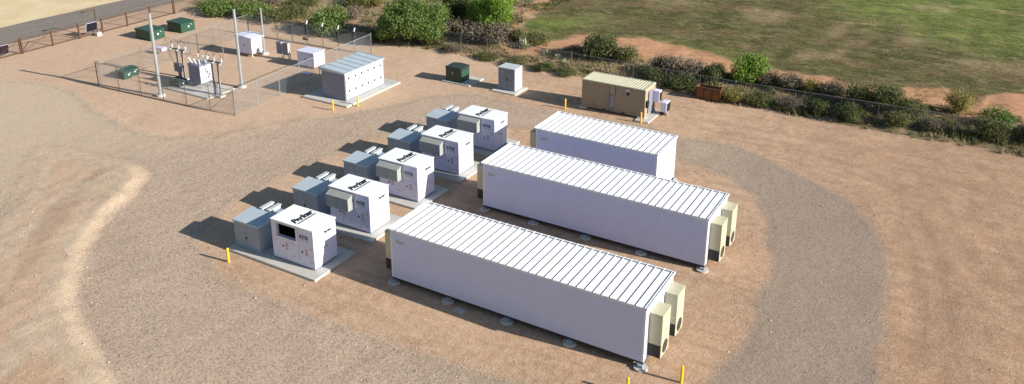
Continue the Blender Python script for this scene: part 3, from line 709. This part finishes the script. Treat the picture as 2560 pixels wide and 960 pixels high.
# lamp post with solar panel, second panel
x, y = -77.6, 33.6
t = thing('lamp_post', 'dark lamp post with side arm and black panel beside the double gate', 'lamp post', (x, y, 0))
hp = HT(x, y, 22)
MB().box(-.3, -.3, -.1, .3, .3, .42).build('base', m_conc, t); MB().tube((0, 0, .42), (0, 0, hp), .07, 10).build('pole', m_rust, t)
MB().tube((0, 0, hp-.08), (-.15, -1.25, hp-.12), .05, 8).build('arm', m_rust, t); MB().box(-.28, -1.5, hp-.2, .02, -1.0, hp-.1).build('lamp_head', m_rust, t)
def solar(t, y0, y1, z0, z1, x=0, lean=-.25):
    p = MB().add([(x, y0, z0), (x, y1, z0), (x-lean, y1, z1), (x-lean, y0, z1), (x-.05, y0, z0), (x-.05, y1, z0), (x-lean-.05, y1, z1), (x-lean-.05, y0, z1)], [(0, 1, 2, 3), (7, 6, 5, 4), (0, 4, 5, 1), (1, 5, 6, 2), (2, 6, 7, 3), (3, 7, 4, 0)]).build('solar_panel', m_panel, t)
    f = MB().tube((x-.04, y0, z0), (x-.04, y1, z0), .028, 6).tube((x-lean-.04, y0, z1), (x-lean-.04, y1, z1), .028, 6).tube((x-.04, y0, z0), (x-lean-.04, y0, z1), .028, 6).tube((x-.04, y1, z0), (x-lean-.04, y1, z1), .028, 6)
    f.build('panel_frame', m_white, p)
solar(t, -1.45, -.1, .75, 1.75, .1)
t = thing('solar_panel_stand', 'black solar panel in a white frame on a short post at the left photo edge', 'solar panel', (-78.9, 22.9, 0))
MB().tube((0, 0, -.1), (0, 0, 1.2), .05, 8).build('post', m_rust, t); solar(t, -.35, .95, .3, 1.3, .1)
# ------------------------------------------------------------------ green pad transformers by the road gate
def greenbox(name, loc, L, W, Hh, label, mat=m_green, grp='green pad transformers'):
    t = thing(name, label, 'transformer', loc, 0, grp)
    MB().box(0, 0, 0, L, W, Hh*.86).build('tank', mat, t, bevel=.02)
    MB().prism([(-.04, Hh*.863), (L+.04, Hh*.863), (L+.04, Hh*.93), (L*.7, Hh), (-.04, Hh)], -.04, W+.04, 'y').build('lid', mat, t)
    MB().box(L+.001, W*.5, Hh*.42, L+.012, W*.5+.16, Hh*.6).build('data_plate', m_white, t)
    MB().box(L+.001, W*.5-.01, .04, L+.008, W*.5+.0, Hh*.4).build('door_seam', m_darkgreen, t)
    MB().box(L+.001, W*.7, Hh*.65, L+.01, W*.7+.12, Hh*.72).build('sticker', m_white, t)
    return t
greenbox('pad_transformer', (-72.9, 35.1, 0), 2.5, 2.0, 1.2, 'low green pad transformer behind the tall steel mast, left of two')
greenbox('pad_transformer', (-72.4, 39.1, 0), 2.35, 2.0, 1.2, 'low green pad transformer on open dirt, right of two')
x, y = G(292, 195); greenbox('small_cabinet', (x, y, 0), 1.2, .9, .8, 'small green cabinet inside the fence, left of a touching pair', grp='small green cabinets')
x, y = G(318, 190); greenbox('small_cabinet', (x-.5, y, 0), 1.1, .9, .85, 'small green cabinet inside the fence, right of a touching pair', grp='small green cabinets')
x, y = G(425, 216); greenbox('small_cabinet', (x, y, 0), 1.3, 1.0, .75, 'low dark green cabinet in shadow beside the left pole structure', m_darkgreen, 'small green cabinets')

# ------------------------------------------------------------------ substation masts
for (u, v, tv, lab, r) in ((402, 240, 35, 'tall galvanised mast at the front fence, leftmost of the three', .16), (605, 218, 25, 'tall galvanised mast behind the right fence corner, left of the white cabinet', .15), (662, 135, 22, 'galvanised mast behind the white sloped roof cabinet', .11)):
    x, y = G(u, v); h = HT(x, y, tv)
    t = thing('steel_mast', lab, 'mast', (x, y, 0), 0, 'steel masts of the substation')
    MB().tube((0, 0, 0), (0, 0, h), r, 14, r*.8).build('pole', m_galv, t, smooth=False); MB().tube((0, 0, h+.001), (0, 0, h+.06), r*1.05, 14).build('cap', m_galv, t)
    MB().tube((0, 0, -.1), (0, 0, .22), .42, 18).build('base', m_conc, t); MB().box(-.25, -.25, .222, .25, .25, .26).build('base_plate', m_galv, t)

# recloser / transformer on its frame
t = thing('recloser_cabinet', 'white and grey recloser cabinet on legs with angled bushings on top', 'switchgear', (-54.1, 26.85, 0))
MB().box(0, 0, .55, 1.55, 1.35, 2.25).build('cabinet_body', m_greyd, t)
MB().box(-.05, -.05, 2.253, 1.6, 1.4, 2.36).build('lid', m_greyd, t)
d = MB().box(1.551, .04, .6, 1.585, .62, 2.2).build('door', m_white, t); d2 = MB().box(1.551, .72, .6, 1.585, 1.32, 2.2).build('door', m_white, t)
MB().box(1.586, .85, 1.45, 1.60, 1.0, 1.62).box(1.586, 1.02, 1.15, 1.60, 1.14, 1.4).box(1.586, .82, .95, 1.60, 1.02, 1.08).build('marking', m_ink, d2)
for a in (.06, 1.43):
    for b in (.06, 1.23): MB().box(a, b, .14, a+.07, b+.07, .549).build('leg', m_galv, t)
for i in range(3):
    for s in (-1, 1):
        bx = .25+i*.52; by = .68+s*.35; tp = (bx+(i-1)*.22, by+s*.25, 3.0)
        b_ = MB()
        for k in range(6):
            q0 = Vector((bx, by, 2.36)).lerp(Vector(tp), k/6); q1 = Vector((bx, by, 2.36)).lerp(Vector(tp), (k+.6)/6); b_.tube(q0, q1, .075, 8)
        b_.tube((bx, by, 2.36), tp, .04, 6); bb = b_.build('bushing', m_porc, t)
        MB().tube(tp, (tp[0]+.02, tp[1], tp[2]+.12), .03, 6).build('terminal', m_ink, bb)
o = MB().box(-55.6, 25.2, -.05, -49.9, 28.5, .138).build('concrete_pad', m_conc, bevel=.015); tag(o, 'concrete pad under the recloser cabinet inside the substation', 'concrete pad')

def pole_structure(x, y, topv, label, boxed, wd=1.1):
    h = HT(x, y, topv); t = thing('switch_structure', label, 'pole structure', (x, y, 0), 0, 'steel pole structures with insulators')
    for a in (0, .75): MB().box(a-.07, -.07, -.1, a+.07, .07, h-.25).build('post', m_galvd, t)
    MB().box(-.75, -.09, h-.249, 1.55, .09, h-.12).build('crossarm', m_galvd, t)
    for k in range(3):
        ix = -.6+k*.95
        ins = MB()
        for q in range(4): ins.tube((ix, -.0, h-.11+q*.09), (ix, 0, h-.06+q*.09), .09, 8)
        ins.tube((ix, 0, h-.118), (ix, 0, h+.28), .04, 6); ins.build('insulator', m_porc, t)
        ins = MB()
        for q in range(3): ins.tube((ix+.12, -.15-q*.09, h-.18), (ix+.12, -.2-q*.09, h-.18), .08, 8)
        ins.tube((ix+.12, -.091, h-.18), (ix+.12, -.42, h-.18), .035, 6); ins.build('arrester', m_porc, t)
        # looping jumper, and a cable that sags down to the conduit
        pts = [(ix+.35*math.sin(a)*.9-.1*k, .05, h+.28+.35*math.sin(a/2+.0)*(1 if a < 3.2 else 1)) for a in np.linspace(0, 3.0, 7)]
        MB().path([(ix+.5*math.cos(a)-.5, 0, h+.28+.5*math.sin(a)) for a in np.linspace(0, math.pi*.95, 9)], .018, 5).build('jumper_wire', m_wire, t)
        MB().path([(ix+(.35-ix)*s**1.6, -.42+.3*s, (h-.2)*(1-s)+1.0*s-.35*math.sin(math.pi*s)) for s in np.linspace(0, 1, 9)], .028, 5).build('cable', m_wire, t)
    MB().tube((.35, -.12, -.1), (.35, -.12, 1.0), .09, 8).build('conduit', m_greyd, t)
    if boxed: MB().box(-.1, -.45, .9, .75, -.2, 1.75).build('control_box', m_greyd, t)
    MB().box(-.3, -.35, -.08, 1.05, .3, .16).build('footing', m_conc, t)
    return t
pole_structure(-56.95, 28.0, 118, 'left steel pole structure with looping wires above the recloser', True)
pole_structure(-50.15, 26.4, 148, 'right steel pole structure with looping wires, nearer the fence corner', False)
for k, (u, v, tv, lab) in enumerate(((497, 140, 78, 'slender whip pole behind the recloser cabinet'), (560, 150, 60, 'slender whip pole left of the white sloped roof cabinet'))):
    x, y = G(u, v); h = HT(x, y, tv); o = MB().tube((0, 0, -.1), (0, 0, h), .045, 8, .03).build('thin_pole', m_galvd); o.location = (x, y, 0); tag(o, lab, 'pole', 'slender poles')

# white cabinets at the back of the substation
t = thing('control_cabinet', 'white walk-up cabinet with sloping roof, on a raised frame behind the mast', 'electrical cabinet', (-58.27, 36.6, 0))
MB().box(0, 0, .38, 2.3, 1.5, 2.05).build('cabinet_body', m_white, t)
MB().prism([(-.12, 2.053), (2.55, 2.053), (2.55, 2.12), (1.3, 2.26), (-.12, 2.22)], -.12, 1.7, 'y').build('roof', m_white, t)
MB().box(.55, -.02, .45, 1.75, -.001, 1.98).build('door', m_white, t); MB().box(1.15, -.035, 1.15, 1.27, -.021, 1.3).build('handle', m_ink, t)
MB().box(2.301, .5, .45, 2.33, 1.1, 1.4).build('side_panel', m_grey, t)
for a in (.05, 2.1):
    for b in (.05, 1.3): MB().box(a, b, 0, a+.12, b+.12, .379).build('leg', m_yellowpost, t)
MB().box(0, -.01, .28, 2.3, .08, .379).build('frame', m_conc, t)
t = thing('junction_cabinet', 'white box cabinet on legs left of the grey switchgear', 'electrical cabinet', (-49.75, 36.9, 0))
MB().box(0, 0, .2, 2.25, 1.6, 1.62).build('cabinet_body', m_white, t); MB().box(-.06, -.06, 1.623, 2.31, 1.66, 1.70).build('lid', m_white, t)
MB().box(1.05, -.04, .85, 1.17, -.001, 1.0).build('handle', m_ink, t); MB().box(1.11, -.006, .25, 1.12, -.001, .84).build('door_seam', m_label, t)
for a in (.05, 2.08):
    for b in (.05, 1.43): MB().box(a, b, 0, a+.12, b+.12, .199).build('leg', m_galv, t)
t = thing('meter_rack', 'pair of dark meter cabinets on pipe posts behind the white box cabinet', 'meter rack', (-53.3, 37.8, 0))
for k in range(2):
    x = k*.95
    c_ = MB().box(x, -.25, .65, x+.62, .1, 1.95).build('meter_box', m_greyd, t); MB().box(x+.621, -.22, .7, x+.66, .08, 1.9).build('side_plate', m_grey, c_)
    MB().tube((x+.31, .16, -.1), (x+.31, .16, 2.1), .05, 8).build('post', m_galv, t)
    MB().tube((x+.75, -.05, 0), (x+.75, -.05, 1.2), .05, 8).build('conduit', m_yellowpost, t)
MB().tube((0, .16, 2.1), (1.75, .16, 2.1), .04, 8).build('rail', m_galv, t)
x, y = G(772, 214); t = thing('fence_sign', 'white and purple sign on a short post at the substation fence', 'sign', (x, y, 0))
MB().tube((0, 0, -.1), (0, 0, 1.3), .03, 8).build('post', m_galv, t); MB().box(-.5, -.04, 1.12, .5, -.01, 1.32).build('sign_plate', m_purple, t); MB().prism([(-.5, 1.321), (.5, 1.321), (.5, 1.36), (-.5, 1.36)], -.3, .0, 'y').build('cover', m_white, t)
x, y = G(401, 135); t = thing('white_tank', 'small white box on a post behind the tall front mast', 'equipment box', (x, y, 0))
MB().box(-.45, -.3, .45, .75, .35, .8).build('housing', m_white, t, bevel=.05); MB().tube((.1, 0, -.1), (.1, 0, .449), .05).build('post', m_galv, t)
x, y = G(766, 130); t = thing('brown_sign', 'small brown sign board on a post behind the white box cabinet', 'sign', (x, y, 0))
MB().tube((0, 0, -.1), (0, 0, 1.9), .03).build('post', m_galvd, t); MB().box(-.38, -.03, 1.35, .38, -.01, 1.6).build('sign_plate', m_brownsign, t)

# rusty bin by the field fence
t = thing('rusty_bin', 'rust brown open steel bin standing against the field fence', 'bin', (-11.2, 48.5, 0), .04)
b_ = MB().box(0, 0, 0, 2.3, .06, 1.15).box(0, 1.04, 0, 2.3, 1.1, 1.15).box(0, .061, 0, .06, 1.039, 1.15).box(2.24, .061, 0, 2.3, 1.039, 1.15).box(.061, .061, .02, 2.239, 1.039, .08); b_.build('bin_body', m_rustbox, t)
r = MB()
for a in (0, .75, 1.5, 2.22): r.box(a, -.05, 0, a+.08, -.001, 1.15)
r.box(-.05, -.06, 1.151, 2.35, .09, 1.21).build('rib', m_rust, t)

# ------------------------------------------------------------------ vegetation
def leaf_mesh(name, R, Hh, n, size, mat, seed, lobes=9, squash=.8, sparse=False, up=.0):
    r = np.random.default_rng(seed); pts = []
    Ls = []
    for i in range(lobes):
        a = r.uniform(0, 2*np.pi); d = R*.62*math.sqrt(r.random()); z = Hh*((.35 if lobes > 20 else .2)+.45*r.random())*(1-.3*(d/R)); s = R*(r.uniform(.28, .5) if lobes < 20 else r.uniform(.14, .34))
        Ls.append((d*math.cos(a), d*math.sin(a), z, s))
    w_ = np.array([l[3]**2 for l in Ls]); w_ /= w_.sum(); ch = r.choice(lobes, n, p=w_)
    L_ = np.array(Ls)[ch]; v = r.normal(size=(n, 3)); v /= np.linalg.norm(v, axis=1)[:, None]
    rad = L_[:, 3]*(1-np.abs(r.normal(0, .22 if not sparse else .45, n))).clip(.1, 1.15)*(1+.15*r.normal(size=n))
    c = L_[:, :3]+v*rad[:, None]*np.array([1, 1, squash*Hh/R/1.1 if Hh/R < 1.1 else squash]); c[:, 2] = np.clip(c[:, 2], .04, None)
    nr = v*.6+r.normal(size=(n, 3))*.7+np.array([0, 0, .2]); nr /= np.linalg.norm(nr, axis=1)[:, None]
    a = np.cross(nr, r.normal(size=(n, 3))); a /= np.linalg.norm(a, axis=1)[:, None]; b = np.cross(nr, a)
    s = size*r.uniform(.5, 1.35, n)[:, None]; a = a*s; b = b*s*.55
    V = np.stack([c-a, c-b*.8+a*.1, c+a, c+b], 1).reshape(-1, 3)
    F = np.arange(4*n).reshape(n, 4)
    me = bpy.data.meshes.new(name); me.from_pydata(V.tolist(), [], F.tolist()); me.materials.append(mat); return me, Ls
def stem_mesh(name, Ls, seed, base=.07):
    r = random.Random(seed); mb = MB()
    for (x, y, z, s) in Ls:
        m_ = (x*.35+r.uniform(-.1, .1), y*.35+r.uniform(-.1, .1), z*.5); mb.tube((r.uniform(-.08, .08), r.uniform(-.08, .08), -.05), m_, base, 6, base*.7); mb.tube(m_, (x, y, z*.9), base*.7, 5, base*.25)
        for q in range(3):
            mb.tube((x*.8, y*.8, z*.85), (x+r.uniform(-1, 1)*s*.7, y+r.uniform(-1, 1)*s*.7, z+r.uniform(-.2, .8)*s), base*.3, 4, base*.1)
    me = bpy.data.meshes.new(name); me.from_pydata(mb.v, [], mb.f); me.materials.append(m_bark); return me
PROT = {}
def proto(kind, big=0):
    out = []
    for s in range(2):
        k = (kind, big, s)
        if k not in PROT:
            if big: me, Ls = leaf_mesh(kind, 1, 1.15, 34000, .026, lm[kind], 100+s+len(kind), lobes=44, squash=.9)
            else:
                n, size, sp = {'green': (4200, .052, False), 'bright': (5200, .05, False), 'dark': (4200, .052, False), 'grey': (3600, .042, True), 'olive': (3600, .045, True), 'yellow': (2400, .042, True), 'pale': (260, .12, True)}[kind]
                me, Ls = leaf_mesh(kind, 1, .95, n, size, lm[kind], 10+s+len(kind)*3, lobes=19, sparse=sp)
            PROT[k] = (me, stem_mesh(kind+'_stem', Ls, s, .035))
        out.append(PROT[k])
    return out
_vi = [0]
def plant(name, label, cat, x, y, wd, h, kind, big=0, group=None, z=None):
    """a shrub or small tree: foliage mesh scaled to its own width and height, and its stems"""
    _vi[0] += 1; me, st = proto(kind, big)[_vi[0] % 2]
    z = ground_z(x, y) if z is None else z
    t = thing(name, label, cat, (x, y, z-.03), random.Random(_vi[0]).uniform(0, 6.28), group)
    hs = h/(1.25 if big else 1.05)
    f = bpy.data.objects.new('crown' if big else 'foliage', me); C.objects.link(f); f.parent = t; f.scale = (wd/2/1.0, wd/2/1.0*random.Random(_vi[0]+5).uniform(.85, 1.1), hs)
    s = bpy.data.objects.new('trunk' if big else 'stem', st); C.objects.link(s); s.parent = t; s.scale = f.scale
    return t
def at(u, v, wpx, hpx):
    x, y = G(u, v); a = PJ(x, y, 0); b = PJ(x+1, y, 0); c = PJ(x, y, 1)
    return x, y, wpx/math.hypot(b[0]-a[0], b[1]-a[1])*.92, hpx/abs(a[1]-c[1])
TREES = [('mesquite_tree', 'large rounded green mesquite tree at the yard edge, behind the substation corner', 'tree', 1033, 104, 205, 122, 'green'),
         ('green_tree', 'broad bright green tree beyond the grey shrubs, right of the large mesquite', 'tree', 1232, 84, 170, 122, 'bright'),
         ('green_tree', 'dark green tree between and behind the two large trees', 'tree', 1150, 52, 120, 90, 'dark')]
for n_, lab, cat, u, v, wp, hp, kd in TREES:
    x, y, wd, h = at(u, v, wp, hp); plant(n_, lab, cat, x, y, wd, h, kd, 1, 'trees beyond the yard')
SH = [ # label, u, v(base), w px, h px, kind
 ('bright green bush behind the back fence of the substation, left of the mesquite', 822, 82, 95, 62, 'green'),
 ('low green bush at the yard edge above the first white post head', 690, 52, 90, 34, 'olive'),
 ('round green bush left of the tall mast tops', 632, 40, 80, 34, 'green'),
 ('flat green bush at the left end of the scrub strip', 555, 30, 90, 30, 'green'),
 ('small green bush between mast tops at the yard edge', 600, 28, 50, 26, 'olive'),
 ('olive bush behind the shortest mast', 735, 40, 70, 30, 'olive'),
 ('brownish bush at the photo top edge, above the white sloped cabinet', 660, 10, 80, 26, 'grey'),
 ('green bush at the photo top edge left of the bright green bush', 760, 14, 70, 24, 'olive'),
 ('olive bush at the photo top edge left of the large mesquite', 905, 14, 90, 28, 'olive'),
 ('dark brown bush between the bright green bush and the mesquite', 882, 45, 60, 32, 'grey'),
 ('small yellowish bush at the top edge beside the mesquite', 935, 20, 50, 26, 'yellow'),
 ('low dark bush at the foot of the mesquite, left side', 950, 100, 60, 28, 'dark'),
 ('pale green low bush at the right foot of the mesquite', 1085, 112, 60, 36, 'olive'),
 ('grey leafless shrub right of the mesquite, left end of its clump', 1135, 92, 70, 46, 'grey'),
 ('grey leafless shrub in the middle of the clump right of the mesquite', 1195, 104, 85, 50, 'grey'),
 ('grey leafless shrub at the right end of the clump under the bright tree', 1250, 112, 80, 52, 'grey'),
 ('grey green shrub left of the pale yucca', 1290, 108, 60, 38, 'olive'),
 ('olive shrub right of the pale yucca, at the field edge', 1345, 112, 70, 34, 'olive'),
 ('dark green bush on the field edge behind the tan container', 1500, 150, 90, 62, 'dark'),
 ('green brown shrub leaning right of the dark bush behind the tan container', 1560, 158, 80, 48, 'olive'),
 ('low dark shrub left of the dark bush behind the tan container', 1440, 142, 70, 26, 'grey'),
 ('wide grey shrub left of the dark tuft by the fence, above the tan container end', 1660, 190, 100, 52, 'grey'),
 ('grey shrub touching the blackish shrub near the bright green bush', 1730, 200, 90, 48, 'grey'),
 ('blackish green shrub immediately left of the bright green bush', 1785, 208, 70, 46, 'dark'),
 ('bright lime green bush standing above the rusty bin fence line', 1870, 206, 88, 66, 'bright'),
 ('dark twiggy shrub at the lower right of the lime green bush', 1925, 218, 70, 38, 'grey'),
 ('brown twiggy shrub second right of the lime green bush', 1975, 228, 70, 44, 'grey'),
 ('dry yellowish shrub third right of the lime green bush', 2025, 238, 70, 44, 'yellow'),
 ('grey shrub with pale twigs at the middle of the right scrub', 2080, 248, 80, 46, 'grey'),
 ('olive shrub behind the fence, centre of the right thicket', 2140, 268, 100, 66, 'olive'),
 ('dark olive shrub behind the fence right of the thicket centre', 2205, 285, 90, 66, 'dark'),
 ('wide olive shrub at the right end of the thicket', 2265, 292, 100, 56, 'olive'),
 ('dark shrub in front of the fence below the thicket', 2120, 300, 80, 40, 'dark'),
 ('olive shrub in front of the fence at the right of the thicket', 2235, 318, 90, 44, 'olive'),
 ('yellow twiggy bush on red soil near the right photo edge', 2395, 285, 95, 62, 'yellow'),
 ('green bush at the right photo edge, upper one', 2500, 318, 110, 44, 'green'),
 ('large green grey bush at the right photo edge near the yard', 2480, 350, 120, 52, 'olive'),
 ('dark green bush cut by the right photo edge', 2560, 362, 90, 48, 'dark'),
 ('dark low shrub by the fence just right of the rusty bin', 1835, 252, 80, 34, 'yellow'),
 ('grey low shrub in front of the fence second right of the rusty bin', 1900, 262, 80, 30, 'olive'),
 ('brown low shrub in front of the fence third right of the rusty bin', 1970, 272, 80, 30, 'grey'),
 ('dark low shrub in front of the fence fourth right of the rusty bin', 2040, 285, 80, 32, 'dark'),
 ('grey low shrub right of the last fence post in view', 2330, 328, 80, 30, 'grey'),
 ('dark shrub behind the fence above the tan container corner', 1620, 196, 70, 30, 'dark'),
 ('dark shrub behind the fence left of the rusty bin', 1700, 222, 80, 34, 'dark'),
 ('low olive shrub on the strip behind the tall grey cabinet', 1290, 162, 60, 20, 'olive'),
 ('low olive shrub on the strip left of the tall grey cabinet', 1220, 148, 60, 18, 'olive'),
 ('low olive shrub on the strip above the tan container left end', 1420, 186, 60, 18, 'olive'),
 ('low grey shrub on the strip behind the lone green transformer', 1140, 132, 60, 18, 'grey'),
 ('tiny dark shrub on the strip between grey cabinet and tan container', 1360, 176, 55, 18, 'dark')]
for lab, u, v, wp, hp, kd in SH:
    x, y, wd, h = at(u, v, wp, hp); wd *= 1.18; h *= 1.3; plant('shrub', lab, 'shrub', x, y, wd, h, kd, 0, 'desert shrubs in the scrub strip')
# pale yucca and pale cactus clumps: blades / pads
def yucca(x, y, R, label, n=34, name='yucca', cat='yucca'):
    r = random.Random(int(x*10)); mb = MB()
    for i in range(n):
        a = r.uniform(0, 6.28); e = r.uniform(.25, 1.4); L_ = R*r.uniform(.6, 1); d = Vector((math.cos(a)*math.cos(e), math.sin(a)*math.cos(e), math.sin(e))); s = Vector((-math.sin(a), math.cos(a), 0))*.06*R
        b = Vector((r.uniform(-.3, .3)*R, r.uniform(-.3, .3)*R, 0)); m_ = b+d*L_*.5; tp = b+d*L_+Vector((0, 0, -.05*L_)); u_ = d.cross(s)*.35
        mb.add([b-s*.5, b+s*.5, m_+s, tp, m_-s, m_+u_], [(0, 1, 5), (1, 2, 5), (2, 3, 5), (3, 4, 5), (4, 0, 5)])
    o = mb.build(name, lm['pale']); o.location = (x, y, ground_z(x, y)); tag(o, label, cat, 'pale spiky plants')
x, y, wd, h = at(1312, 122, 50, 34); yucca(x, y, 1.6, 'pale spiky yucca on the strip right of the grey shrub clump', 60)
for (u, v, lab) in ((1395, 150, 'small pale cactus clump on the strip, upper one behind the tall grey cabinet'), (1372, 140, 'small pale cactus clump right below the pale yucca'), (1410, 163, 'small pale cactus clump nearest the tan container'), (1572, 180, 'small pale spiky plant above the tan container roof'), (2315, 285, 'pale spiky plant beside the yellow twiggy bush')):
    x, y = G(u, v); yucca(x, y, .7, lab, 26, 'cactus', 'cactus')

# dry grass and weeds along the strip: nobody could count them
def tufts(name, label, pts, hmin, hmax, mat, cat='grass'):
    n = len(pts); r = RNG; K = 5
    c = np.repeat(pts, K, 0)+np.column_stack([r.normal(0, .09, (n*K, 2)), np.zeros(n*K)])
    h = r.uniform(hmin, hmax, n*K); a = r.uniform(0, 6.28, n*K); w_ = h*.28; lean = r.normal(0, .35, (n*K, 2))*h[:, None]
    dx = np.column_stack([np.cos(a)*w_, np.sin(a)*w_, np.zeros(n*K)]); top = c+np.column_stack([lean, h])
    V = np.stack([c-dx*.5, c+dx*.5, top+dx*.15], 1).reshape(-1, 3); F = np.arange(len(V)).reshape(-1, 3)
    me = bpy.data.meshes.new(name); me.from_pydata(V.tolist(), [], F.tolist()); me.materials.append(mat)
    o = bpy.data.objects.new(name, me); C.objects.link(o); return tag(o, label, cat, None, 'stuff')
def gz(p): return np.array([ground_z(a, b) for a, b in p])
def scatter(n, x0, x1, y0, y1, seed, thr=.0, sc_=3.0):
    r = np.random.default_rng(seed); p = np.column_stack([r.uniform(x0, x1, n), r.uniform(y0, y1, n)])
    p = p[smooth_noise(p, sc_, seed+50)+smooth_noise(p, sc_/3, seed+51)*.7 > thr]; return np.column_stack([p, gz(p)])
a = scatter(9000, -80, 22, 48.6, 58, 3, .0, 2.5)
tufts('dry_grass', 'dry straw coloured grass along the scrub strip by the field fence', a, .08, .38, m_straw)
b = scatter(9000, -80, 22, 48.4, 57.5, 4, .08, 2.0)
tufts('weeds', 'low olive green weeds along the scrub strip by the field fence', b, .08, .34, lm['olive'], 'weeds')
b2 = scatter(8000, -15, 24, 49.0, 56.5, 14, .06, 1.9)
tufts('undergrowth', 'ragged olive undergrowth in patches along the right half of the fence strip', b2, .15, .55, lm['olive'], 'undergrowth')
c_ = scatter(7000, -90, -38, 57, 80, 5, .02, 4.0)
tufts('scrub_ground_cover', 'patchy low desert scrub beyond the substation at the top left', c_, .15, .55, lm['olive'], 'ground cover')
fp = scatter(52000, -40, 45, 58, 118, 6, -.12, 4.5); fp = fp[sdist(fp[:, :2], field) > 1]
tufts('field_grass', 'patchy green and straw grass of the open field', fp, .05, .15, m_grass)

# loose stones
def stones(name, label, pts, smin, smax, mat):
    base = np.array([(1, 0, 0), (-.9, .1, 0), (0, 1, .1), (.1, -1, 0), (0, 0, .8), (0, 0, -.6)]); F = [(0, 2, 4), (2, 1, 4), (1, 3, 4), (3, 0, 4), (2, 0, 5), (1, 2, 5), (3, 1, 5), (0, 3, 5)]
    n = len(pts); r = RNG; s = r.uniform(smin, smax, n)*(1+r.exponential(.3, n)); a = r.uniform(0, 6.28, n); st = r.uniform(.6, 1.2, (n, 3))
    B = base[None]*st[:, None, :]; x = B[..., 0]*np.cos(a)[:, None]-B[..., 1]*np.sin(a)[:, None]; y = B[..., 0]*np.sin(a)[:, None]+B[..., 1]*np.cos(a)[:, None]
    V = np.stack([x, y, B[..., 2]], -1)*s[:, None, None]+pts[:, None, :]; FF = (np.array(F)[None]+6*np.arange(n)[:, None, None]).reshape(-1, 3)
    me = bpy.data.meshes.new(name); me.from_pydata(V.reshape(-1, 3).tolist(), [], FF.tolist()); me.materials.append(mat)
    o = bpy.data.objects.new(name, me); C.objects.link(o); return tag(o, label, 'stones', None, 'stuff')
t = NT('stone_mix'); k = t.noise(3, 2, .5); c = t.mix(t.rng(k, .35, .65), rgb(.22, .16, .12), rgb(.52, .44, .36)); t.put(t.b.inputs['Base Color'], c); t.b.inputs['Roughness'].default_value = .9
m_stone = t.m
r = np.random.default_rng(9); q = np.column_stack([r.uniform(-58, 22, 60000), r.uniform(-6, 48, 60000)])
str_ = np.minimum(sdist(q, track_outer), -sdist(q, island)); d_r = sdist(q, ridge, False)
keep = ((str_ > 0) & (r.random(len(q)) < .22)) | ((np.abs(str_) < .6) & (r.random(len(q)) < .5)) | ((str_ < 0) & (r.random(len(q)) < .05)) | ((d_r < .9) & (r.random(len(q)) < .9)) | ((sdist(q, sandy) > 0) & (r.random(len(q)) < .25))
keep &= ~((q[:, 0] > -28) & (q[:, 0] < 0) & (q[:, 1] > 7) & (q[:, 1] < 31)); q = q[keep]
stones('loose_stones', 'loose stones scattered over the gravel track and dirt yard', np.column_stack([q, gz(q)+.006]), .012, .04, m_stone)
sc.render.resolution_x = 1024; sc.render.resolution_y = 384
